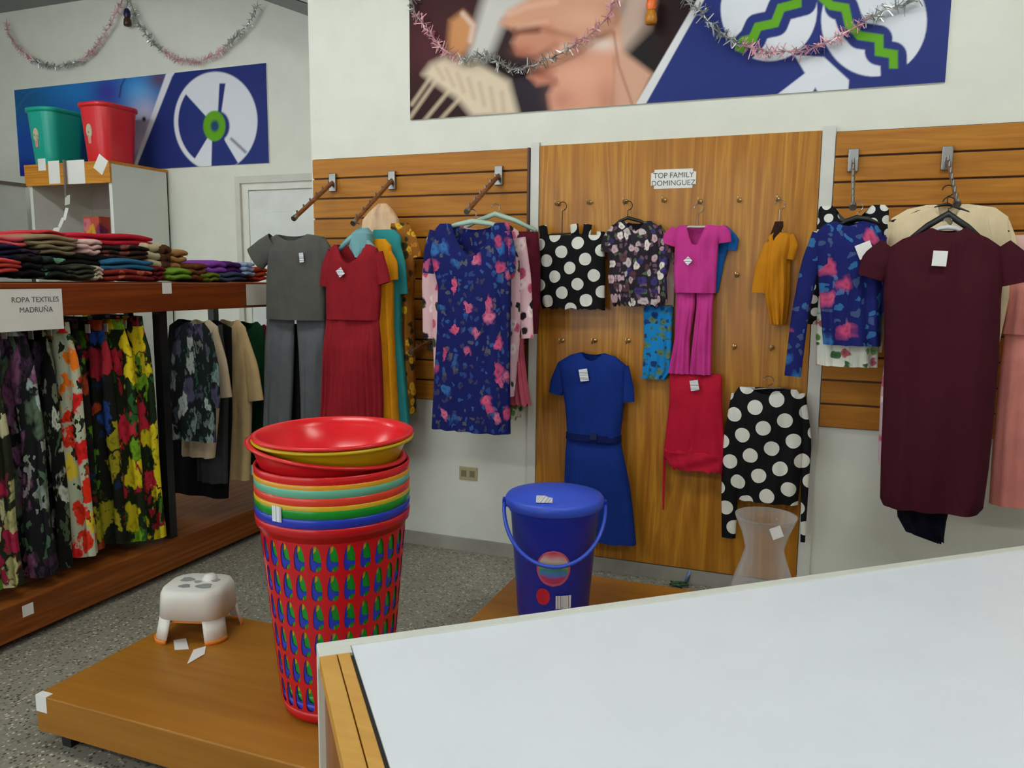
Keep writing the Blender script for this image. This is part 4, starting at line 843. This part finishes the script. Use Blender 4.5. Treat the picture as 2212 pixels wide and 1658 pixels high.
# box and hanging tags inside the cabinet
a = PY(213, 500, 4.5); o = obj('toy_box', MB().box(a[0]-.10, a[0]+.055, 4.46, 4.56, 1.64, 1.98), floral('toy_box_print', (190, 84, 66), [(206, 150, 50), (120, 50, 80), (206, 110, 120)], 9, .8), None); tag(o, 'red and orange printed cardboard box inside the cabinet', 'box')
p0 = PY(138, 348, cy0-.04); p1 = PY(136, 505, cy0-.04); t = thing('tag_strip', 'hanging strip with white tags in front of the cabinet', 'tag strip', tuple(p0))
obj('strip', MB().box(p0[0]-.008, p0[0]+.008, cy0-.045, cy0-.035, PY(137, 432, cy0-.04)[2], p0[2]+.01), plain('strip_grey', (110, 106, 98), .5), t)
for (px, py, w, h, r, m) in ((146, 432, .05, .07, .2, CABG), (142, 462, .03, .09, -.15, PAPER), (133, 480, .03, .07, -.3, PAPER), (122, 496, .07, .035, .1, PAPER)):
    q = PY(px, py, cy0-.05); obj('tag', MB().obox(q, (w/2*math.cos(r), .0, w/2*math.sin(r)), (0, .002, 0), (-h/2*math.sin(r), .01, h/2*math.cos(r))), m, t)

# ------------------------------------------------------------------ low platforms
PLAT = wood('platform_wood', (180, 126, 46), (152, 98, 30), 'x', .42, .06, .6, .5)
def platform(label, x0, x1, y0, y1, zt):
    t = thing('display_platform', label, 'platform', ((x0+x1)/2, (y0+y1)/2, 0))
    obj('deck', MB().box(x0, x1, y0, y1, zt-.125, zt), PLAT, t, bevel=.004)
    for x in (x0+.09, x1-.09):
        for y in (y0+.05, y1-.09): obj('leg', MB().box(x-.02, x+.02, y-.02, y+.02, 0, zt-.125), BLACK, t)
    return t
PZT = .18
platform('low brown wooden platform holding the basket stack and white stool', -2.335, -0.95, 1.72, 2.46, PZT)
platform('low brown wooden platform under the blue bucket', -1.25, 0.25, 2.72, 3.45, PZT)
q = PZ(91, 1500, PZT); t = thing('price_sticker', 'white sticker folded over the near platform corner', 'sticker', (-2.31, 1.72, PZT)); obj('sheet', MB().box(-2.333, -2.285, 1.7185, 1.72, PZT-.055, PZT).box(-2.333, -2.285, 1.7185, 1.745, PZT, PZT+.0015), PAPER, t)

# ------------------------------------------------------------------ stack of laundry baskets
BH, RB0, RB1, NCOL = .648, .172, .230, 28
def basket_mesh():
    mb = MB(); prof = lambda z: RB0+(RB1-RB0)*(z/BH)
    rows = [.045+i*.0925 for i in range(7)]
    def P(a, z, dr=0): r = prof(z)+dr; return (r*math.cos(a), r*math.sin(a), z)
    mb.lathe([(.001, .004), (RB0-.02, .004), (RB0-.004, .010), (prof(.045), .045)], n=NCOL*3)
    for ri in range(6):
        z0, z1 = rows[ri], rows[ri+1]
        for c in range(NCOL):
            a0, a1 = 2*math.pi*c/NCOL, 2*math.pi*(c+1)/NCOL; b = len(mb.v); uv = lambda u, v: P(a0+(a1-a0)*u, z0+(z1-z0)*v)
            out = [(0, 0), (.333, 0), (.667, 0), (1, 0), (1, .333), (1, .667), (1, 1), (.667, 1), (.333, 1), (0, 1), (0, .667), (0, .333)]
            inn = [(.19, .14), (.36, .06), (.64, .06), (.81, .14), (.86, .34), (.81, .62), (.70, .85), (.57, .94), (.43, .94), (.30, .85), (.19, .62), (.14, .34)]
            mb.v += [uv(*p) for p in out]+[uv(*p) for p in inn]
            mb.f += [(b+i, b+(i+1) % 12, b+12+(i+1) % 12, b+12+i) for i in range(12)]
    zt = rows[-1]
    mb.lathe([(prof(zt), zt), (RB1-.004, BH-.032), (RB1+.008, BH-.028), (RB1+.010, BH-.003), (RB1+.008, BH), (RB1+.004, BH), (RB1-.002, BH-.022)], n=NCOL*3)
    return mb
bme = None; BX, BY = -1.40, 2.07
STACK = [(0.0, (206, 22, 32), 'red', 'full red laundry basket at the bottom of the stack', 0, 0),
 (.028, (36, 60, 190), 'blue', 'blue laundry basket nested second from the bottom', 2.5, 0),
 (.056, (20, 150, 44), 'green', 'green laundry basket nested third from the bottom', -3.5, 0),
 (.068, (222, 176, 30), 'yellow', 'yellow laundry basket nested just above the green one', 6.0, 0),
 (.091, (232, 66, 44), 'orange red', 'orange red laundry basket nested in the middle of the stack', 1.0, 0),
 (.117, (110, 190, 160), 'mint', 'mint green laundry basket nested above the orange red one', 4.0, 0),
 (.130, (230, 160, 30), 'amber', 'amber laundry basket nested above the mint one', 5.0, 0),
 (.153, (222, 30, 34), 'scarlet', 'scarlet laundry basket below the tilted one', 2.0, 0)]
for dz_, col, nm, lab, rot, tl in STACK:
    if bme is None:
        o = obj('laundry_basket', basket_mesh(), plastic('basket_red', col, .25), None, True, origin=(0, 0, 0)); bme = o.data
        m = o.modifiers.new('shell', 'SOLIDIFY'); m.thickness = .002; m.offset = -1
        k0 = NCOL*3*3; bme.polygons.foreach_set('use_smooth', [not (k0 <= i < k0+6*NCOL*12) for i in range(len(bme.polygons))])
    else:
        me = bme.copy(); me.materials.clear(); me.materials.append(plastic('basket_'+nm, col, .25)); o = bpy.data.objects.new('laundry_basket', me); COL.objects.link(o)
        m = o.modifiers.new('shell', 'SOLIDIFY'); m.thickness = .002; m.offset = -1
    o.location = (BX, BY, PZT+.002+dz_); o.rotation_euler = (math.radians(5.0*tl), math.radians(2.6*tl), math.radians(rot))
    tag(o, lab, 'basket', 'stack of laundry baskets')
    if nm == 'green': GB = o
a = math.radians(-98); r = RB1+.0125; zz = PZT+.056+BH-.014
lab = MB(); ang = np.linspace(a-.075, a+.075, 5)
lab.loft([[(BX+r*math.cos(t), BY+r*math.sin(t), zz-.025) for t in ang], [(BX+r*math.cos(t), BY+r*math.sin(t), zz+.022) for t in ang]], False)
o = obj('price_label', lab, LABEL, None); o.parent = GB; o.matrix_parent_inverse = Matrix.Identity(4)
o.location = Matrix.Rotation(math.radians(3.5), 3, 'Z') @ (Vector(wl(o))-Vector(GB.location)); o.rotation_euler = (0, 0, math.radians(3.5))

# shallow basins lying in the mouth of the stack
def basin(label, col, nm, c, tilt, axis, r=.246, h=.13):
    t = thing('plastic_basin', label, 'basin', c, 'basins on the laundry baskets'); mat = plastic('basin_'+nm, col, .25); mb = MB()
    mb.lathe([(.001, -h), (r-.085, -h), (r-.07, -h+.012), (r-.022, -.018), (r-.012, -.006), (r, -.006), (r+.003, .0), (r-.004, .004), (r-.016, .002), (r-.028, -.02), (r-.078, -h+.016), (.001, -h+.006)], (0, 0, 0), 64)
    mb.xform(Matrix.Translation(c) @ Matrix.Rotation(math.radians(tilt), 4, axis)); obj('bowl', mb, mat, t, True)
    if nm == 'red2':
        for k in (-.35, -.12, .0, .95):
            a = YAW-math.pi/2+k+.25; q = Vector(c)+Vector(((r-.034)*math.cos(a), (r-.034)*math.sin(a), -.028))
            obj('slot', MB().obox(q, (.007*-math.sin(a), .007*math.cos(a), 0), (.002*math.cos(a), .002*math.sin(a), .0), (.008*math.cos(a), .008*math.sin(a), .022)), plastic('basin_slot', (214, 196, 20)), t)
basin('tilted red plastic basin resting in the basket stack', (216, 30, 36), 'red1', (BX-.012, BY-.01, 1.022), 7.5, Vector((math.sin(-YAW), math.cos(YAW), 0)))
basin('lemon yellow plastic basin between the two red basins', (206, 178, 24), 'lemon', (BX+.006, BY, 1.058), 1.0, Vector((1, 0, 0)))
basin('topmost red plastic basin, its inside showing', (228, 30, 40), 'red2', (BX+.006, BY, 1.071), 1.0, Vector((1, 0, 0)))
# ------------------------------------------------------------------ white step stool with printed seat
def stool():
    c = PZ(432, 1362, PZT); cx, cy = c[0], c[1]; h = .195; t = thing('step_stool', 'small white plastic step stool with printed seat and orange feet', 'stool', (cx, cy, PZT))
    W = plain('stool_white', (232, 230, 222), .35, var=.01); O = plastic('stool_orange', (226, 132, 40), .35)
    def ring(hx, hy, z, rad, lobes=.0):
        return [(x, y, PZT+z) for x, y in rrect(cx, cy, hx, hy, rad)]
    rot = Matrix.Translation((cx, cy, 0)) @ Matrix.Rotation(math.radians(18), 4, 'Z') @ Matrix.Translation((-cx, -cy, 0))
    # shell with four cut-outs: apron ring above, four corner legs below
    obj('seat', MB().loft([ring(.102, .088, h, .06), ring(.112, .098, h-.004, .065), ring(.118, .104, h-.02, .065), ring(.122, .108, h-.105, .062)], True, True, False).xform(rot), W, t, True, solid=.004)
    for sx in (-1, 1):
        for sy in (-1, 1):
            mb = MB(); rings = []
            for zf, z in ((.0, h-.104), (.5, .05), (1.0, .014)):
                e = .012*zf; R = [(x, y) for x, y in rrect(0, 0, .122+e, .108+e, .062)]
                sel = [(x, y) for x, y in R if x*sx >= 0 and y*sy >= 0 and ((abs(x) > .05 and abs(y) > .04))]
                sel.sort(key=lambda p: math.atan2(p[1]*sy, p[0]*sx)); rings.append([(cx+x, cy+y, PZT+z) for x, y in sel])
            mb.loft(rings, False); lg = obj('leg', mb.xform(rot), W, t, True, solid=.004)
            rr2 = []
            for dz in (.016, .0):
                rr2.append([(p[0]+(p[0]-cx)*.02, p[1]+(p[1]-cy)*.02, PZT+dz) for p in rings[-1]])
            obj('foot', MB().loft(rr2, False).xform(rot), O, lg, True, solid=.006)
    obj('lining', MB().loft([ring(.112, .098, h-.06, .06), ring(.116, .102, h-.118, .058)], True, True, False).xform(rot), O, t, True)
    obj('seat_knob', MB().lathe([(.0, .024), (.018, .022), (.026, .012), (.030, 0)], (cx+.02, cy+.045, PZT+h), 20), W, t, True)
    PR = plain('stool_print', (148, 152, 150), .5)
    for dx, dy, r in ((-.05, .02, .026), (-.03, -.045, .022), (.045, -.04, .03), (.06, .02, .018), (0.0, .0, .014)):
        pts = [(dx+r*math.cos(a)*(1+.25*math.sin(3*a+dx*90)), dy+r*.8*math.sin(a)) for a in np.linspace(0, 2*math.pi, 18, endpoint=False)]
        obj('seat_print', MB().prism(pts, lambda a, b: (cx+a, cy+b, PZT+h+.0060), (0, 0, -.0012)).xform(rot), PR, t)
    return cx, cy
stool()
for lab_, pts in (('small white paper slip under the stool leg', [(375, 1383), (402, 1379), (408, 1402), (377, 1404)]), ('slanted white paper slip in front of the stool', [(418, 1404), (445, 1396), (442, 1413), (404, 1435)])):
    q = [PZ(px, py, PZT) for px, py in pts]; o = obj('paper_slip', MB().prism([(p[0], p[1]) for p in q], lambda a, b: (a, b, PZT+.0025), (0, 0, -.0015)), PAPER, None); tag(o, lab_, 'paper')

# ------------------------------------------------------------------ blue bucket with lid
def bucket():
    c = PZ(1194, 1322, PZT); cx, cy = c[0], c[1]; h, rt, rb = .490, .182, .146; t = thing('lidded_bucket', 'royal blue plastic bucket with lid and stickers', 'bucket', (cx, cy, PZT))
    B = plastic('bucket_blue', (24, 56, 206), .3); BL = plastic('bucket_lid_blue', (58, 92, 222), .38)
    o3 = (cx, cy, PZT)
    rad = lambda z: rb+(rt-rb)*z/h
    obj('pail', MB().lathe([(.001, .003), (rb-.01, .0), (rb, .008), (rad(h-.05), h-.05), (rad(h-.05)+.006, h-.046), (rad(h)+.006, h-.004), (rad(h), h), (rad(h)-.004, h), (rb-.006, .012)], o3, 56), B, t, True)
    obj('lid', MB().lathe([(rt+.012, h-.030), (rt+.016, h-.026), (rt+.018, h+.004), (rt+.010, h+.014), (rt-.02, h+.018), (.11, h+.034), (.06, h+.042), (.001, h+.044)], o3, 56), BL, t, True)
    vd = np.array([-cx, -cy]); vd /= np.linalg.norm(vd); rt_ = np.array([-vd[1], vd[0]])     # towards the viewer's side of the shop, and sideways
    hb = obj('handle', MB().tube([(cx+rt_[0]*math.cos(a)*.205+vd[0]*(.0+.20*math.sin(a)**.8), cy+rt_[1]*math.cos(a)*.205+vd[1]*(.20*math.sin(a)**.8), PZT+h-.02-.20*math.sin(a)) for a in np.linspace(0, math.pi, 25)], .008, 8), BL, t, True)
    for s in (-1, 1): obj('handle_lug', MB().obox((cx+s*rt_[0]*.198, cy+s*rt_[1]*.198, PZT+h-.022), (.014*rt_[0], .014*rt_[1], 0), (.014*vd[0], .014*vd[1], 0), (0, 0, .018)), B, t, bevel=.004)
    a0 = math.atan2(vd[1], vd[0])
    def decal(name, da, zc, hw, hh, mat, shape='rect', par=None):
        rings = []; n = 15
        for k in np.linspace(-1, 1, 25):
            ww = hw*(1 if shape == 'rect' else math.sqrt(max(0, 1-k*k))); z = zc+k*hh; r = rad(z)+.0015
            rings.append([(cx+r*math.cos(a0+(da+ww*u)/r), cy+r*math.sin(a0+(da+ww*u)/r), PZT+z) for u in np.linspace(-1, 1, n)])
        return obj(name, MB().loft(rings, False), mat, par or t, True)
    nt = NT('rainbow_sticker'); nt.rough(.4); sx = nt.add('ShaderNodeSeparateXYZ'); nt.link(nt.coords(), sx.inputs[0]); nzz = nt.add('ShaderNodeTexNoise'); nzz.inputs['Scale'].default_value = 18; nt.link(nt.coords(), nzz.inputs['Vector'])
    v = nt.math('ADD', nt.math('MULTIPLY', nt.math('SUBTRACT', sx.outputs[2], .180), 1/.14), nt.math('MULTIPLY', nt.math('SUBTRACT', nzz.outputs['Fac'], .5), .25))
    nt.color(nt.ramp(v, [(0, lin((196, 60, 96))), (.22, lin((190, 60, 110))), (.30, lin((90, 120, 200))), (.45, lin((70, 160, 150))), (.58, lin((190, 200, 110))), (.72, lin((230, 200, 190))), (.9, lin((220, 120, 120))), (1, lin((206, 60, 90)))]))
    d = decal('round_sticker', 0.0, .250, .068, .075, plain('sticker_rim', (214, 96, 120), .4), 'circle'); 
    decal('round_sticker_print', 0.0, .252, .060, .066, nt.m, 'circle', d).location += Vector((vd[0]*.001, vd[1]*.001, 0))
    decal('red_sticker', -.040, .130, .028, .036, plain('sticker_red', (206, 40, 62), .4), 'circle')
    decal('price_label', .042, .108, .032, .028, LABEL)
    # label on the lid
    e = np.array([cx-.04*rt_[0]+vd[0]*.13, cy-.04*rt_[1]+vd[1]*.13])
    obj('lid_label', MB().obox((e[0], e[1], PZT+h+.0285), (.032*rt_[0], .032*rt_[1], 0), (vd[0]*.030, vd[1]*.030, -.0055), (0, 0, .0008)), LABEL, t)
bucket()

# ------------------------------------------------------------------ clear vase behind the table
def vase():
    c = PY(1655, 1112, 3.12); cx, cy, zt = c[0], 3.12, c[2]; h = zt-PZT; t = thing('flower_vase', 'clear plastic hourglass vase in front of the plywood panel', 'vase', (cx, cy, PZT)); o3 = (cx, cy, PZT)
    obj('glass', MB().lathe([(.001, .004), (.10, .004), (.115, .012), (.125, h*.25), (.118, h*.42), (.085, h*.62), (.072, h*.72), (.088, h*.85), (.112, h*.97), (.116, h), (.112, h), (.084, h*.85), (.068, h*.72), (.081, h*.62), (.114, h*.42), (.12, h*.25), (.11, .02), (.001, .012)], o3, 48), clearplastic(), t, True)
    obj('price_label', MB().obox((cx+.045, cy-.104, PZT+h*.93), (.018, .006, .008), (0, .0008, 0), (-.008, 0, .02)), PAPER, t)
vase()
# small litter seen over the table edge
q = PZ(1490, 1262, 0.0); o = obj('blue_stick', MB().tube([(q[0]-.02, q[1], .012), (q[0]-.005, q[1]+.02, .06), (q[0]-.02, q[1]+.05, .125)], .012, 8), plastic('stick_blue', (120, 150, 190)), None, True); tag(o, 'pale blue plastic stick lying against the skirting behind the table', 'stick')
q = PZ(1465, 1264, 0.0); mb = MB(); pts = [(q[0]+.05*math.cos(2.3*k)*(.4+.06*k), q[1]-.01+.03*math.sin(1.7*k), .008+.004*(k % 3)) for k in range(14)]; mb.tube(pts, .006, 6); o = obj('green_tangle', mb, plain('cord_green', (60, 96, 64), .6), None, True); tag(o, 'dark green tangle of cord on the floor by the skirting', 'cord')

# ------------------------------------------------------------------ white topped display table in front
TZ = .80
Cn = PZ(683, 1390, TZ)[:2]; F = PZ(2212, 1178, TZ)[:2]; ea = (F-Cn)/np.linalg.norm(F-Cn)
eb = np.array([ea[1], -ea[0]])                       # towards the viewer
LA, LB = 2.5, 1.35
tb = thing('display_table', 'white topped display table with yellow wooden edge in the foreground', 'table', (*(Cn+ea*LA/2+eb*LB/2), 0))
def tbox(name, a0, a1, b0, b1, z0, z1, mat, bevel=0.0, par=None):
    c = Cn+ea*(a0+a1)/2+eb*(b0+b1)/2
    return obj(name, MB().obox((*c, (z0+z1)/2), (*(ea*(a1-a0)/2), 0), (*(eb*(b1-b0)/2), 0), (0, 0, (z1-z0)/2)), mat, par or tb, bevel=bevel)
TW = plain('table_laminate', (238, 244, 252), .35, var=.01); TE = plain('table_white_edge', (222, 226, 216), .4, var=.01)
YEL = wood('table_edge_wood', (226, 178, 92), (204, 150, 66), 'x', .35, .2, .5, .5); SIDE = wood('table_side_wood', (170, 104, 44), (120, 64, 24), 'z', .4, .2)
tbox('top_sheet', .068, LA-.068, .03, LB-.03, TZ-.018, TZ-.001, TW)
for k, (a0, a1) in enumerate(((.0, .034), (.036, .060))): tbox('edge_lath', a0, a1, .062, LB-.03, TZ-.03, TZ+.002, YEL, .002)
tbox('edge_lath', LA-.06, LA, .03, LB-.03, TZ-.03, TZ+.002, YEL, .002)
tbox('edge_gap', .060, .068, .062, LB-.03, TZ-.028, TZ-.006, BLACK)
tbox('far_edge_strip', .0, LA, .0, .03, TZ-.03, TZ+.002, TE, .003); tbox('near_edge_strip', .0, LA, LB-.03, LB, TZ-.03, TZ+.002, TE, .003)
tbox('corner_piece', .0, .066, .03, .062, TZ-.03, TZ+.002, TE, .002)
tbox('side_panel', .012, .030, .03, LB-.03, .06, TZ-.03, SIDE); tbox('side_panel', LA-.03, LA-.012, .03, LB-.03, .06, TZ-.03, SIDE)
for a0 in (.0, LA-.035):
    for b0 in (.0, LB-.03): tbox('corner_post', a0, a0+.035, b0, b0+.03, 0, TZ-.03, TE)
tbox('back_panel', .035, LA-.035, .006, .022, .06, TZ-.03, SIDE); tbox('underframe', .03, LA-.03, .03, LB-.03, TZ-.06, TZ-.03, SIDE)

# ------------------------------------------------------------------ tinsel garlands and ornaments
TP, TS = plain('tinsel_pink', (224, 168, 176), .35, .3), plain('tinsel_silver', (176, 178, 174), .3, .6)
def garland(label, Y, segs, n_per=70, L=.045):
    pts = [p for s in segs for p in s[1]]; P0 = PY(pts[0][0], pts[0][1], Y); t = thing('tinsel_garland', label, 'garland', (P0[0], Y, P0[2]))
    P = [PY(px, py, Y) for px, py in pts]; obj('string', MB().tube(P, .002, 5), TS, t)
    for col, sp in segs:
        Q = [PY(px, py, Y) for px, py in sp]; mb = MB(); s = np.concatenate([[0], np.cumsum([np.linalg.norm(b-a) for a, b in zip(Q, Q[1:])])]); n = int(n_per*s[-1]/.2)
        for k in range(n):
            d = random.uniform(0, s[-1]); q = np.array([np.interp(d, s, [p[i] for p in Q]) for i in range(3)])
            v = RNG.normal(size=3); v[1] *= .6; v /= np.linalg.norm(v); l = L*random.uniform(.5, 1); w = np.cross(v, RNG.normal(size=3)); w = w/np.linalg.norm(w)*.0032
            e = q+v*l
            if e[1] > (YA if Y < YA else YB)-.002: e[1] = (YA if Y < YA else YB)-.002
            b = len(mb.v); mb.v += [tuple(q-w), tuple(q+w), tuple(e+w*.6), tuple(e-w*.6)]; mb.f.append((b, b+1, b+2, b+3))
        o = obj('tinsel', mb, TP if col == 'p' else TS, t); o['kind'] = 'stuff'
    return t
garland('pink and silver tinsel swag at the far left above the disc poster', YB-.05, [('p', [(14, 48), (18, 72), (40, 105), (70, 130)]), ('s', [(70, 130), (100, 142), (130, 145), (175, 132)]), ('p', [(175, 132), (205, 105), (235, 60), (262, 5), (266, -6)])])
garland('pink and silver tinsel swag right of the dark ornament', YB-.05, [('s', [(280, 0), (298, 50), (325, 85), (350, 110)]), ('p', [(350, 110), (385, 130), (430, 134), (470, 115), (488, 100)]), ('s', [(488, 100), (525, 65), (548, 32), (556, 12)])])
garland('pink and silver tinsel swag across the weaving hands', YA-.06, [('s', [(888, -8), (896, 30)]), ('p', [(896, 30), (925, 65), (950, 100), (995, 130)]), ('s', [(995, 130), (1050, 120), (1105, 150), (1160, 140), (1230, 105)]), ('p', [(1230, 105), (1275, 75), (1310, 40), (1335, -8)])], 80, .05)
garland('pink and silver tinsel swag across the zigzag discs', YA-.06, [('s', [(1470, -8), (1515, 25), (1540, 60), (1600, 98)]), ('p', [(1600, 98), (1660, 112), (1740, 110), (1800, 85), (1870, 45)]), ('s', [(1870, 45), (1910, 22), (1960, 8), (1985, -8)])], 80, .05)
def ornament(label, px, py, Y, c1, c2):
    p = PY(px, py, Y); t = thing('hanging_ornament', label, 'ornament', tuple(p))
    obj('cap', MB().lathe([(.001, .07), (.012, .065), (.022, .05), (.026, .02), (.02, .0)], tuple(p), 16), plain('orn_'+label.split()[0], c1, .4), t, True)
    obj('bell', MB().lathe([(.018, .0), (.026, -.015), (.03, -.045), (.026, -.062), (.001, -.065)], tuple(p), 16), plain('orn2_'+label.split()[0], c2, .4), t, True)
    obj('cord', MB().tube([tuple(p+np.array([0, 0, .068])), tuple(p+np.array([0, .02, .16]))], .0015, 5), BLACK, t)
ornament('dark purple and brown ornament hanging between two swags', 275, 38, YB-.06, (34, 24, 78), (70, 44, 26))
ornament('orange and gold ornament hanging over the weaving poster', 1407, 22, YA-.08, (236, 110, 40), (186, 120, 20))
